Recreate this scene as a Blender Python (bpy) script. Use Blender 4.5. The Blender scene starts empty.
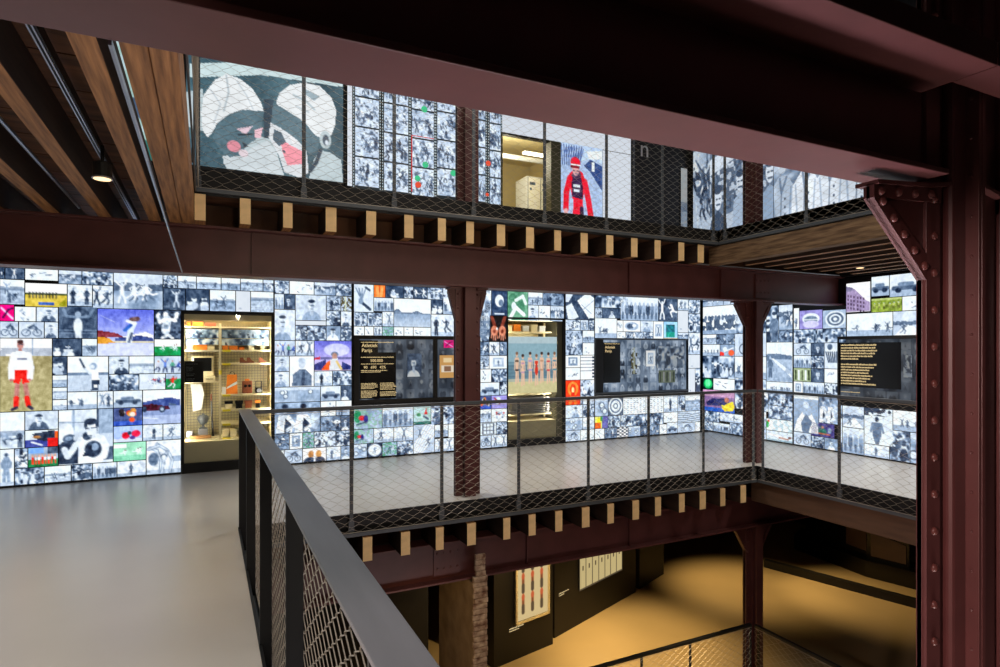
import bpy, bmesh, math, random
import numpy as np
from mathutils import Vector, Matrix

SC = bpy.context.scene
COL = SC.collection
PI = math.pi
R = math.radians

# ------------------------------------------------------------------ camera
# world: +Y runs along the near handrail, +X runs along the far photo wall,
# z = 0 is the floor of the storey the photographer stands on
cam_d = bpy.data.cameras.new('camera')
cam_d.sensor_width = 36.0
cam_d.lens = 602.0 * 36.0 / 1000.0
cam_d.shift_y = 0.0155
cam_d.clip_start = 0.05
cam = bpy.data.objects.new('camera', cam_d)
COL.objects.link(cam)
cam.location = (0, 0, 1.65)
cam.rotation_euler = (R(90), 0, R(-26.0))
SC.camera = cam

# ------------------------------------------------------------------ world, lights, exposure
SC.view_settings.view_transform = 'Standard'
SC.view_settings.look = 'None'
SC.view_settings.exposure = 0.0
SC.view_settings.gamma = 1.0
SC.view_settings.use_curve_mapping = False
W = bpy.data.worlds.new('world')
SC.world = W
W.use_nodes = True
W.node_tree.nodes['Background'].inputs[0].default_value = (0.5, 0.6, 0.75, 1)
W.node_tree.nodes['Background'].inputs[1].default_value = 0.03


def spot(name, loc, aim, power, col=(1, .72, .45), size=60, blend=.5, rad=.04):
    l = bpy.data.lights.new(name, 'SPOT')
    l.energy = power
    l.color = col
    l.spot_size = R(size)
    l.spot_blend = blend
    l.shadow_soft_size = rad
    o = bpy.data.objects.new(name, l)
    COL.objects.link(o)
    o.location = loc
    o.rotation_euler = (Vector(aim) - Vector(loc)).to_track_quat('-Z', 'Y').to_euler()
    return o


def area(name, loc, aim, power, sx, sy, col=(1, .9, .8)):
    l = bpy.data.lights.new(name, 'AREA')
    l.energy = power
    l.color = col
    l.shape = 'RECTANGLE'
    l.size = sx
    l.size_y = sy
    o = bpy.data.objects.new(name, l)
    COL.objects.link(o)
    o.location = loc
    o.rotation_euler = (Vector(aim) - Vector(loc)).to_track_quat('-Z', 'Y').to_euler()
    return o


# gallery lighting of this storey (ceiling spots between the joists)
WARM = (1, .76, .52)
SOFT = (1, .97, .94)
spot('ceiling_spot_light', (-.57, 4.36, 2.60), (-.75, 4.5, 0), 60, WARM, 80, .8)
spot('ceiling_spot_light', (-.9, 1.0, 2.7), (-.3, 1.7, 0), 140, (1, .92, .82), 115, .9)
spot('ceiling_spot_light', (-2.4, 2.4, 2.7), (-2.0, 3.0, 0), 115, SOFT, 120, .9)
spot('ceiling_spot_light', (-2.2, 6.9, 2.7), (-2.0, 6.5, 0), 60, SOFT, 110, .9)
spot('ceiling_spot_light', (2.0, 7.2, 2.72), (2.0, 7.2, 0), 150, (1, .93, .86), 115, .9)
spot('ceiling_spot_light', (5.2, 7.2, 2.72), (5.2, 7.2, 0), 190, (1, .93, .86), 115, .9)
spot('ceiling_spot_light', (8.31, 5.42, 2.78), (8.2, 5.2, 0), 190, (1, .93, .86), 110, .8)
spot('ceiling_spot_light', (8.0, 3.0, 2.72), (8.0, 3.4, 0), 190, (1, .93, .86), 110, .8)
# unseen fill added high over the stairwell to brighten the handrails
area('overhead_fill_light', (3.2, 3.2, 6.7), (3.2, 3.6, 0), 160, 4.0, 3.0, (1, .92, .84))
# fill spots added out of sight behind the near girder, aimed across the stairwell
for sx, ax in ((.7, .6), (2.2, 2.6), (3.9, 4.4), (5.6, 6.2)):
    spot('stairwell_fill_spot', (sx, 1.74, 2.46), (ax, 6.0, 1.7), 46, (1, .83, .62), 95, .8, .05)
# unseen spot added to light the big near column from the side
spot('column_fill_spot', (-2.7, -.4, 2.15), (2.95, 1.475, .80), 1100, (1, .74, .68), 30, .7)
# unseen upward fills added to brighten girder undersides and ceiling joists
area('upward_fill_light', (2.6, 2.0, -.9), (2.6, 1.8, 3), 40, 5.0, .4, (.96, .88, 1)).data.spread = R(75)
area('flange_fill_light', (4.4, 1.12, -1.0), (4.4, 1.27, 3), 13, 4.0, .3, (1, .84, .78)).data.spread = R(55)
area('left_soffit_fill', (-1.6, 2.0, .4), (-1.2, 1.6, 3), 3, 1.5, .3, (.9, .88, 1)).data.spread = R(80)
area('upward_fill_light', (2.6, 2.4, -2.8), (2.6, 2.5, 3), 50, 2.5, 1.6, (1, .84, .84))
area('left_ceiling_fill', (-3.6, 2.0, .3), (-1.2, 3.4, 2.9), 14, .6, .6, (1, .80, .6))
# lower storey: tight orange spots
ORA = (1, .66, .27)
spot('lower_spot_light', (6.2, 8.2, -.7), (6.4, 8.0, -3.2), 330, ORA, 88, .8)
spot('lower_spot_light', (4.6, 6.9, -.7), (4.4, 8.0, -2.6), 170, ORA, 90, .6)
spot('lower_spot_light', (9.6, 9.4, -.7), (9.9, 9.0, -3.2), 240, ORA, 80, .9)
spot('lower_spot_light', (11.0, 8.6, -.7), (11.6, 7.6, -3.2), 200, ORA, 75, .9)
spot('lower_spot_light', (5.6, 5.2, -.6), (5.6, 5.6, -3.2), 150, ORA, 60, .6)
spot('lower_spot_light', (.9, 5.0, -.7), (2.7, 6.6, -2.0), 40, ORA, 60, .6)

# ------------------------------------------------------------------ materials


def lin(c):
    return tuple(((x / 12.92) if x <= .04045 else ((x + .055) / 1.055) ** 2.4) for x in c)


def nmat(name):
    m = bpy.data.materials.new(name)
    m.use_nodes = True
    nt = m.node_tree
    return m, nt, nt.nodes['Principled BSDF']


def paint(name, c, rough=.5, metal=0., var=.15, scale=6., bump=0., stretch=(1, 1, 1), c2=None):
    """procedural surface: base colour varied by noise, optional bump"""
    m, nt, b = nmat(name)
    c = lin(c)
    tc = nt.nodes.new('ShaderNodeTexCoord')
    mp = nt.nodes.new('ShaderNodeMapping')
    mp.inputs['Scale'].default_value = stretch
    nt.links.new(tc.outputs['Object'], mp.inputs[0])
    n = nt.nodes.new('ShaderNodeTexNoise')
    n.inputs['Scale'].default_value = scale
    n.inputs['Detail'].default_value = 6
    nt.links.new(mp.outputs[0], n.inputs['Vector'])
    r = nt.nodes.new('ShaderNodeValToRGB')
    d = lin(c2) if c2 else tuple(x * (1 - var) for x in c)
    e = tuple(min(1, x * (1 + var)) for x in c)
    r.color_ramp.elements[0].position = .3
    r.color_ramp.elements[1].position = .7
    r.color_ramp.elements[0].color = (*d, 1)
    r.color_ramp.elements[1].color = (*e, 1)
    nt.links.new(n.outputs['Fac'], r.inputs[0])
    nt.links.new(r.outputs[0], b.inputs['Base Color'])
    b.inputs['Roughness'].default_value = rough
    b.inputs['Metallic'].default_value = metal
    if bump:
        bp = nt.nodes.new('ShaderNodeBump')
        bp.inputs['Strength'].default_value = bump
        bp.inputs['Distance'].default_value = .01
        nt.links.new(n.outputs['Fac'], bp.inputs['Height'])
        nt.links.new(bp.outputs[0], b.inputs['Normal'])
    return m


def emit(name, c, s):
    m = bpy.data.materials.new(name)
    m.use_nodes = True
    nt = m.node_tree
    nt.nodes.clear()
    o = nt.nodes.new('ShaderNodeOutputMaterial')
    e = nt.nodes.new('ShaderNodeEmission')
    e.inputs[0].default_value = (*lin(c), 1)
    e.inputs[1].default_value = s
    nt.links.new(e.outputs[0], o.inputs[0])
    return m


def picture_mat(name, strength, gloss=True):
    """back-lit print or screen: the picture itself comes from the mesh colours"""
    m = bpy.data.materials.new(name)
    m.use_nodes = True
    nt = m.node_tree
    b = nt.nodes['Principled BSDF']
    a = nt.nodes.new('ShaderNodeVertexColor')
    a.layer_name = 'pic'
    b.inputs['Base Color'].default_value = (.02, .02, .02, 1)
    b.inputs['Roughness'].default_value = .35
    nt.links.new(a.outputs[0], b.inputs['Emission Color'])
    b.inputs['Emission Strength'].default_value = strength
    return m


def print_mat(name):
    """an unlit print"""
    m, nt, b = nmat(name)
    a = nt.nodes.new('ShaderNodeVertexColor')
    a.layer_name = 'pic'
    nt.links.new(a.outputs[0], b.inputs['Base Color'])
    b.inputs['Roughness'].default_value = .5
    return m


M = dict(
    steel=paint('oxide_red_steel', (.345, .19, .185), .42, 0, .14, 5, .12),
    rivet=paint('oxide_red_rivet', (.38, .215, .20), .38, 0, .1, 9),
    joist=paint('pine_timber', (.66, .47, .29), .65, 0, .28, 3.0, .25, (14, .7, 14), (.42, .27, .15)),
    joist_end=paint('pale_pine_end', (.94, .80, .58), .7, 0, .12, 9, .2),
    joist_side=paint('dark_joist_side', (.20, .13, .09), .75, 0, .3, 4, .2, (9, .7, 9)),  # darker brown for the side faces of the joists
    brown_timber=paint('brown_beam_timber', (.33, .235, .17), .7, 0, .2, 3, .3, (3, .8, 6)),
    old_timber=paint('old_oak_timber', (.50, .40, .29), .75, 0, .3, 4, .5, (5, .8, 9), (.30, .21, .13)),
    deck=paint('deck_planks', (.42, .27, .17), .7, 0, .3, 2.5, .2, (1, 5, 1), (.25, .15, .09)),
    black=paint('black_steel', (.11, .115, .12), .4, .2, .1, 8),
    rail=paint('graphite_handrail', (.44, .455, .475), .36, .45, .08, 3, .03, (8, 1, 8)),
    net=paint('stainless_cable', (.74, .70, .64), .4, .5, .05, 10),
    grey=paint('grey_edge_steel', (.36, .38, .40), .45, .4, .1, 4),
    floor=paint('poured_floor', (.755, .745, .72), .28, 0, .035, 1.3),
    lower_floor=paint('lower_poured_floor', (.74, .66, .50), .45, 0, .05, 1.2),
    dark=paint('dark_wall', (.12, .12, .135), .6, 0, .2, 3),
    matt=paint('matt_black_board', (.05, .045, .045), .6, 0, .1, 3),
    darker=paint('black_lacquer', (.075, .07, .07), .45, 0, .1, 3),
    cream=paint('cream_metal', (.88, .83, .68), .45, 0, .04, 3),
    creamwall=paint('cream_wall', (.80, .74, .56), .6, 0, .04, 3),
    white=paint('white_paint', (.88, .89, .90), .6, 0, .03, 3),
    track=paint('aluminium_track', (.60, .62, .68), .3, .8, .05, 3),
    orange=paint('orange_card', (.90, .50, .12), .6, 0, .1, 6),
    yellow=paint('yellow_label', (.93, .86, .18), .5, 0, .05, 6),
    brown=paint('brown_leather', (.50, .25, .12), .5, 0, .25, 12),
    dim_panel=paint('dim_panel', (.30, .22, .14), .5, 0, .1, 4),
    tan=paint('tan_wood', (.70, .50, .30), .5, 0, .2, 8, 0, (1, 8, 8)),
    silver=paint('silver_metal', (.62, .62, .64), .35, .7, .1, 6),
    plaster=paint('old_masonry', (.58, .49, .39), .85, 0, .12, 4, .5, (1, 1, 1), (.46, .37, .28)),
    rubble=paint('broken_brick', (.66, .58, .49), .9, 0, .35, 16, 1.0, (1, 1, 1), (.40, .27, .2)),
    ink=paint('screen_black', (.03, .03, .035), .25, 0, .05, 3),
    seam=paint('panel_seam', (.06, .07, .09), .5, 0, .05, 3),
)
M['pic'] = picture_mat('backlit_print', 1.0)
M['screen'] = picture_mat('dark_screen', 1.0)
M['print'] = print_mat('paper_print')
M['textlit'] = emit('lit_text', (.93, .82, .60), 1.0)
M['lamp'] = emit('lamp_glow', (1, .84, .62), 2.2)
M['tube'] = emit('tube_glow', (1, .97, .85), 5.0)
M['shelf_lamp'] = emit('showcase_lamp', (1, .93, .78), 3.0)


def glass_mat():
    m, nt, b = nmat('clear_glass')
    out = nt.nodes['Material Output']
    t = nt.nodes.new('ShaderNodeBsdfTransparent')
    t.inputs[0].default_value = (.96, .98, .98, 1)
    g = nt.nodes.new('ShaderNodeBsdfGlossy')
    g.inputs['Roughness'].default_value = .03
    mx = nt.nodes.new('ShaderNodeMixShader')
    fr = nt.nodes.new('ShaderNodeFresnel')
    fr.inputs[0].default_value = 1.3
    nt.links.new(fr.outputs[0], mx.inputs[0])
    nt.links.new(t.outputs[0], mx.inputs[1])
    nt.links.new(g.outputs[0], mx.inputs[2])
    nt.links.new(mx.outputs[0], out.inputs[0])
    return m


M['glass'] = glass_mat()

# ------------------------------------------------------------------ mesh helpers


def B():
    return bmesh.new()


def box(bm, x0, x1, y0, y1, z0, z1, bev=0.):
    if x0 > x1: x0, x1 = x1, x0
    if y0 > y1: y0, y1 = y1, y0
    if z0 > z1: z0, z1 = z1, z0
    r = bmesh.ops.create_cube(bm, size=1)
    for v in r['verts']:
        v.co = Vector((x0 + (v.co.x + .5) * (x1 - x0), y0 + (v.co.y + .5) * (y1 - y0), z0 + (v.co.z + .5) * (z1 - z0)))
    if bev:
        es = list({e for v in r['verts'] for e in v.link_edges})
        bmesh.ops.bevel(bm, geom=es, offset=bev, segments=2, affect='EDGES', profile=.6)
    return bm


def prism(bm, pts, d):
    """extrude a planar polygon (3-D points) by vector d"""
    a = [bm.verts.new(p) for p in pts]
    b = [bm.verts.new(Vector(p) + Vector(d)) for p in pts]
    n = len(a)
    bm.faces.new(a)
    bm.faces.new(b[::-1])
    for i in range(n):
        bm.faces.new((a[i], b[i], b[(i + 1) % n], a[(i + 1) % n]))
    return bm


def tube(bm, pts, r, n=8, closed=False):
    """round tube along a polyline; r may be a list"""
    P = [Vector(p) for p in pts]
    rs = r if isinstance(r, (list, tuple)) else [r] * len(P)
    rings = []
    for i, p in enumerate(P):
        if closed: t = P[(i + 1) % len(P)] - P[i - 1]
        else: t = (P[min(i + 1, len(P) - 1)] - P[max(i - 1, 0)])
        t.normalize()
        u = Vector((0, 0, 1)) if abs(t.z) < .9 else Vector((0, 1, 0))
        a = t.cross(u).normalized()
        b = t.cross(a)
        rings.append([bm.verts.new(p + (a * math.cos(2 * PI * k / n) + b * math.sin(2 * PI * k / n)) * rs[i]) for k in range(n)])
    m = len(P)
    for i in range(m if closed else m - 1):
        A, C = rings[i], rings[(i + 1) % m]
        for k in range(n):
            bm.faces.new((A[k], A[(k + 1) % n], C[(k + 1) % n], C[k]))
    if not closed:
        bm.faces.new(rings[0][::-1])
        bm.faces.new(rings[-1])
    return bm


def lathe(bm, prof, c, n=20):
    """revolve (radius, z) about a vertical axis through c"""
    rings = []
    for r, z in prof:
        rings.append([bm.verts.new((c[0] + r * math.cos(2 * PI * k / n), c[1] + r * math.sin(2 * PI * k / n), c[2] + z)) for k in range(n)])
    for A, C in zip(rings, rings[1:]):
        for k in range(n):
            bm.faces.new((A[k], A[(k + 1) % n], C[(k + 1) % n], C[k]))
    bm.faces.new(rings[0][::-1])
    bm.faces.new(rings[-1])
    return bm


def dome(bm, c, r, d, flat=.6, n=10):
    """rivet head: flattened half ball facing direction d"""
    d = Vector(d).normalized()
    u = Vector((0, 0, 1)) if abs(d.z) < .9 else Vector((1, 0, 0))
    a = d.cross(u).normalized()
    b = d.cross(a)
    c = Vector(c)
    rings = []
    for j in range(3):
        th = j * PI / 6
        rr, hh = r * math.cos(th), r * flat * math.sin(th)
        rings.append([bm.verts.new(c + d * hh + (a * math.cos(2 * PI * k / n) + b * math.sin(2 * PI * k / n)) * rr) for k in range(n)])
    top = bm.verts.new(c + d * r * flat)
    for A, C in zip(rings, rings[1:]):
        for k in range(n):
            bm.faces.new((A[k], A[(k + 1) % n], C[(k + 1) % n], C[k]))
    for k in range(n):
        bm.faces.new((rings[-1][k], rings[-1][(k + 1) % n], top))
    bm.faces.new(rings[0][::-1])
    return bm


def rootloc(p):
    while p.parent: p = p.parent
    return p.location


def obj(name, bm, mat, parent=None, smooth=False, base=None):
    bmesh.ops.recalc_face_normals(bm, faces=bm.faces)
    if parent is not None: off = Vector(rootloc(parent))
    else:
        if base is None:
            xs = [v.co for v in bm.verts]
            off = Vector(((min(c.x for c in xs) + max(c.x for c in xs)) / 2, (min(c.y for c in xs) + max(c.y for c in xs)) / 2, min(c.z for c in xs)))
        else: off = Vector(base)
    bmesh.ops.translate(bm, verts=bm.verts, vec=-off)
    me = bpy.data.meshes.new(name)
    bm.to_mesh(me)
    bm.free()
    me.materials.append(mat)
    if smooth: me.polygons.foreach_set('use_smooth', [True] * len(me.polygons))
    o = bpy.data.objects.new(name, me)
    COL.objects.link(o)
    if parent is None: o.location = off
    else: o.parent = parent
    return o


def tag(o, label, cat, group=None):
    o['label'] = label
    o['category'] = cat
    if group: o['group'] = group
    return o


def thing(name, label, cat, loc, group=None):
    o = bpy.data.objects.new(name, None)
    o.empty_display_size = .1
    COL.objects.link(o)
    o.location = loc
    return tag(o, label, cat, group)


def struct(name, bm, mat):
    o = obj(name, bm, mat)
    o['kind'] = 'structure'
    return o


# fix the object data of copies made later
ORD = ['first', 'second', 'third', 'fourth', 'fifth', 'sixth', 'seventh', 'eighth', 'ninth', 'tenth', 'eleventh', 'twelfth', 'thirteenth', 'fourteenth', 'fifteenth', 'sixteenth', 'seventeenth', 'eighteenth', 'nineteenth', 'twentieth']

# ------------------------------------------------------------------ pictures
# every print on the lit walls is a mesh grid whose colours are drawn here
def vnoise(X, Y, f, rs):
    g = rs.rand(int(f) + 3, int(f) + 3)
    x = np.clip(X, 0, 1) * f
    y = np.clip(Y, 0, 1) * f
    i = np.floor(x).astype(int)
    j = np.floor(y).astype(int)
    fx = x - i
    fy = y - j
    fx = fx * fx * (3 - 2 * fx)
    fy = fy * fy * (3 - 2 * fy)
    return (g[i, j] * (1 - fx) + g[i + 1, j] * fx) * (1 - fy) + (g[i, j + 1] * (1 - fx) + g[i + 1, j + 1] * fx) * fy


def tone(L):
    L = np.asarray(L, float)[..., None]
    a, m, b = np.array((.10, .16, .25)), np.array((.56, .645, .75)), np.array((.95, .975, 1.))
    return np.where(L < .5, a + (m - a) * L * 2, m + (b - m) * (L * 2 - 1))


class Pic:
    def __init__(s, w, h, seed, cell=.012):
        s.w, s.h = w, h
        s.nx = max(6, int(round(w / cell)) + 1)
        s.ny = max(6, int(round(h / cell)) + 1)
        s.X, s.Y = np.meshgrid(np.linspace(0, 1, s.nx), np.linspace(0, 1, s.ny))   # Y = 0 top
        s.rs = np.random.RandomState(seed)
        s.C = np.zeros((s.ny, s.nx, 3)) + tone(.85)
        s.asp = w / h
        s.n1 = vnoise(s.X * min(1, s.asp), s.Y * min(1, 1 / s.asp), 5, s.rs)
        s.n2 = vnoise(s.X * min(1, s.asp), s.Y * min(1, 1 / s.asp), 13, s.rs)

    def put(s, m, c, a=1.):
        if np.isscalar(c): c = tone(c)
        m = (m * a)[..., None]
        s.C = s.C * (1 - m) + np.asarray(c) * m

    def fill(s, c):
        s.put(np.ones_like(s.X), c)

    def L(s, L):
        s.C = tone(np.clip(L, 0, 1))

    def ell(s, x, y, rx, ry, c, a=1., rot=0.):
        dx, dy = (s.X - x), (s.Y - y)
        if rot:
            q, w = math.cos(rot), math.sin(rot)
            dx, dy = dx * s.asp, dy
            dx, dy = dx * q + dy * w, -dx * w + dy * q
            dx = dx / s.asp
        d = np.sqrt((dx / rx) ** 2 + (dy / ry) ** 2)
        soft = max(.06, 1.0 / (min(rx * s.nx, ry * s.ny) + .3))
        s.put(np.clip((1 - d) / soft + .5, 0, 1), c, a)

    def rect(s, x0, y0, x1, y1, c, a=1.):
        s.put(((s.X >= x0) & (s.X <= x1) & (s.Y >= y0) & (s.Y <= y1)) * 1., c, a)

    def line(s, pts, w, c, a=1.):
        """polyline, w in units of picture height"""
        for (x0, y0), (x1, y1) in zip(pts, pts[1:]):
            ax, ay = (s.X - x0) * s.asp, s.Y - y0
            bx, by = (x1 - x0) * s.asp, y1 - y0
            t = np.clip((ax * bx + ay * by) / (bx * bx + by * by + 1e-9), 0, 1)
            d = np.hypot(ax - t * bx, ay - t * by)
            px = 1. / s.ny
            s.put(np.clip((w / 2 - d) / px + .5, 0, 1), c, a)

    def poly(s, pts, c, a=1.):
        ins = np.zeros_like(s.X, bool)
        n = len(pts)
        for i in range(n):
            x0, y0 = pts[i]
            x1, y1 = pts[(i + 1) % n]
            if y0 == y1: continue
            k = ((s.Y >= min(y0, y1)) & (s.Y < max(y0, y1)))
            xi = x0 + (s.Y - y0) * (x1 - x0) / (y1 - y0)
            ins ^= (k & (s.X < xi))
        s.put(ins * 1., c, a)

    def fig(s, x, y, h, top, leg, skin=.75, kind=0, mir=1):
        """small athlete; x, y = hip, h = full height as a fraction of the picture"""
        k = h / s.asp * mir
        q = lambda a, b: (x + a * k, y + b * h)
        P = [dict(a=[(.02, -.3), (.18, -.2), (.28, -.34)], b=[(-.02, -.3), (-.16, -.18), (-.1, -.05)], l=[(0, 0), (.14, .2), (.05, .42)], r=[(0, 0), (-.12, .2), (-.3, .34)], hd=(.05, -.4)),
             dict(a=[(.02, -.3), (.14, -.46), (.2, -.62)], b=[(-.02, -.3), (-.16, -.42), (-.26, -.56)], l=[(0, 0), (.1, .22), (.14, .46)], r=[(0, 0), (-.1, .22), (-.14, .46)], hd=(0, -.42)),
             dict(a=[(.04, -.3), (.12, -.15), (.1, 0)], b=[(-.04, -.3), (-.12, -.15), (-.1, 0)], l=[(.02, 0), (.05, .24), (.06, .48)], r=[(-.02, 0), (-.05, .24), (-.06, .48)], hd=(0, -.41)),
             dict(a=[(.1, -.2), (.26, -.1), (.36, -.2)], b=[(.08, -.2), (.1, 0), (.22, .08)], l=[(0, 0), (.2, .1), (.1, .34)], r=[(0, 0), (-.2, .08), (-.4, .02)], hd=(.2, -.3))][kind % 4]
        for key, c, w in (('l', leg, .09), ('r', leg, .09), ('a', top, .06), ('b', top, .06)):
            s.line([q(*p) for p in P[key]], w * h, c)
        hx, hy = P['hd']
        s.line([q(0, 0), q(hx * .7, -.28)], .15 * h, top)
        s.ell(*q(hx, hy), abs(.065 * k), .075 * h, skin)

    def grade(s, n=.08):
        s.C = np.clip(s.C + (s.n2[..., None] - .5) * n * 2, 0, 1)


def g_field(p, sea=False):
    r = p.rs
    hz = r.uniform(.35, .6)
    p.L(.92 - .05 * p.n1)
    p.put((p.Y > hz) * 1., r.uniform(.5, .8))
    p.C = np.where((p.Y > hz)[..., None], np.clip(p.C + (p.n2[..., None] - .5) * .25, 0, 1), p.C)
    p.put((abs(p.Y - hz) < .05 + .05 * p.n1) * 1., .35, .6)
    if sea:
        for i in range(3):
            y = r.uniform(hz, .95)
            p.line([(0, y), (1, y + r.uniform(-.05, .05))], .03, .9, .6)
    else:
        for i in range(r.randint(2, 5)):
            p.fig(r.uniform(.15, .85), r.uniform(hz, .8), r.uniform(.3, .5), r.uniform(.05, .5), .2, .6, r.randint(4), r.choice((-1, 1)))


def g_crowd(p, base=.5, con=3.2):
    n3 = vnoise(p.X * min(1, p.asp), p.Y * min(1, 1 / p.asp), 9, p.rs)
    p.L(.5 + .5 * np.tanh((n3 * .6 + p.n2 * .55 + p.n1 * .35 - 1.5 * base) * con))
    for i in range(p.rs.randint(5, 9)):
        x, y = p.rs.uniform(.08, .92), p.rs.uniform(.2, .65)
        h = p.rs.uniform(.08, .14)
        t = p.rs.choice((.08, .2, .35, .8))
        p.ell(x, y + 2.3 * h, 1.0 * h / p.asp, 1.7 * h, t)
        p.ell(x, y, .6 * h / p.asp, .75 * h, .85)
        p.ell(x, y - .35 * h, .6 * h / p.asp, .4 * h, .12)


def g_port(p):
    r = p.rs
    bg = r.choice((.9, .85, .55, .3))
    p.L(bg - .15 * p.n1)
    x = r.uniform(.35, .65)
    s = min(1., p.asp) * r.uniform(.85, 1.15)
    body = r.choice((.15, .3, .85, .9)) if bg < .8 else r.choice((.1, .25, .5))
    p.ell(x, 1.05, .42 * s / p.asp, .48 * s, body)
    p.line([(x, .6), (x, .75)], .16 * s, .7)
    p.ell(x, .42, .16 * s / p.asp, .22 * s, .86)
    p.ell(x + .05 * s / p.asp, .46, .08 * s / p.asp, .15 * s, .6, .6)
    p.ell(x, .24, .155 * s / p.asp, .08 * s, r.choice((.1, .3, .15)))
    p.line([(x - .07 * s / p.asp, .41), (x - .02 * s / p.asp, .41)], .03, .2)
    p.line([(x + .03 * s / p.asp, .41), (x + .09 * s / p.asp, .41)], .03, .2)
    p.line([(x - .03 * s / p.asp, .55), (x + .05 * s / p.asp, .55)], .03, .3)
    p.grade(.06)


def g_abs(p):
    """close-up: big overlapping shapes, machinery, cloth, ground"""
    r = p.rs
    p.L(r.choice((.9, .55, .8)) - .25 * p.n1)
    for i in range(r.randint(3, 6)):
        c = r.choice((.05, .2, .9, .6, .95, .35))
        x, y = r.uniform(0, 1), r.uniform(0, 1)
        k = r.randint(3)
        if k == 0: p.ell(x, y, r.uniform(.1, .3) / max(.7, p.asp), r.uniform(.1, .3), c)
        elif k == 1: p.line([(x, y), (x + r.uniform(-.5, .5), y + r.uniform(-.5, .5)), (r.uniform(0, 1), r.uniform(0, 1))], r.uniform(.05, .16), c)
        else: p.poly([(x, y), (x + r.uniform(.1, .5), y + r.uniform(-.3, .3)), (x + r.uniform(-.2, .4), y + r.uniform(.2, .5))], c)
    p.put((p.n2 > .66) * 1., .1, .7)
    p.fig(r.uniform(.3, .7), r.uniform(.5, .65), r.uniform(.5, .9), r.choice((.08, .9)), .2, .75, r.randint(4), r.choice((-1, 1)))


def g_act(p, dark=False):
    r = p.rs
    p.L((.14 if dark else .9) + (.15 if dark else -.1) * p.n1)
    if not dark: p.put((p.Y > .8) * 1., .65)
    n = r.randint(1, 3)
    for i in range(n):
        c = r.uniform(.7, 1) if dark else r.uniform(.05, .4)
        p.fig((i + .5 + r.uniform(-.15, .15)) / n, .52, r.uniform(.72, .9) * min(1, p.asp * 1.2), c, c * .9, .9 if dark else .55, r.randint(4), r.choice((-1, 1)))
    p.grade(.1)


def g_bike(p):
    p.L(.85 - .2 * p.n1)
    k = min(1, p.asp)
    for x in (.28, .74):
        p.ell(x, .68, .24 * k / p.asp, .24 * k, .2)
        p.ell(x, .68, .19 * k / p.asp, .19 * k, .75)
    p.line([(.28, .68), (.45, .4), (.68, .42), (.74, .68)], .06, .25)
    p.line([(.4, .35), (.6, .2), (.72, .42)], .14, .2)
    p.ell(.68, .16, .06, .09, .6)


def g_line(p):
    p.L(.9 - .1 * p.n1)
    p.put((p.Y > .75) * 1., .55)
    n = max(3, int(6 * p.asp / 1.3))
    for i in range(n):
        x = (i + .5) / n
        t = p.rs.uniform(.1, .8)
        p.line([(x, .42), (x, .68)], .22 * min(1, p.asp), t)
        p.line([(x, .68), (x, .9)], .1 * min(1, p.asp), .3)
        p.ell(x, .3, .06 / max(.6, p.asp), .09, .65)


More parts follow.
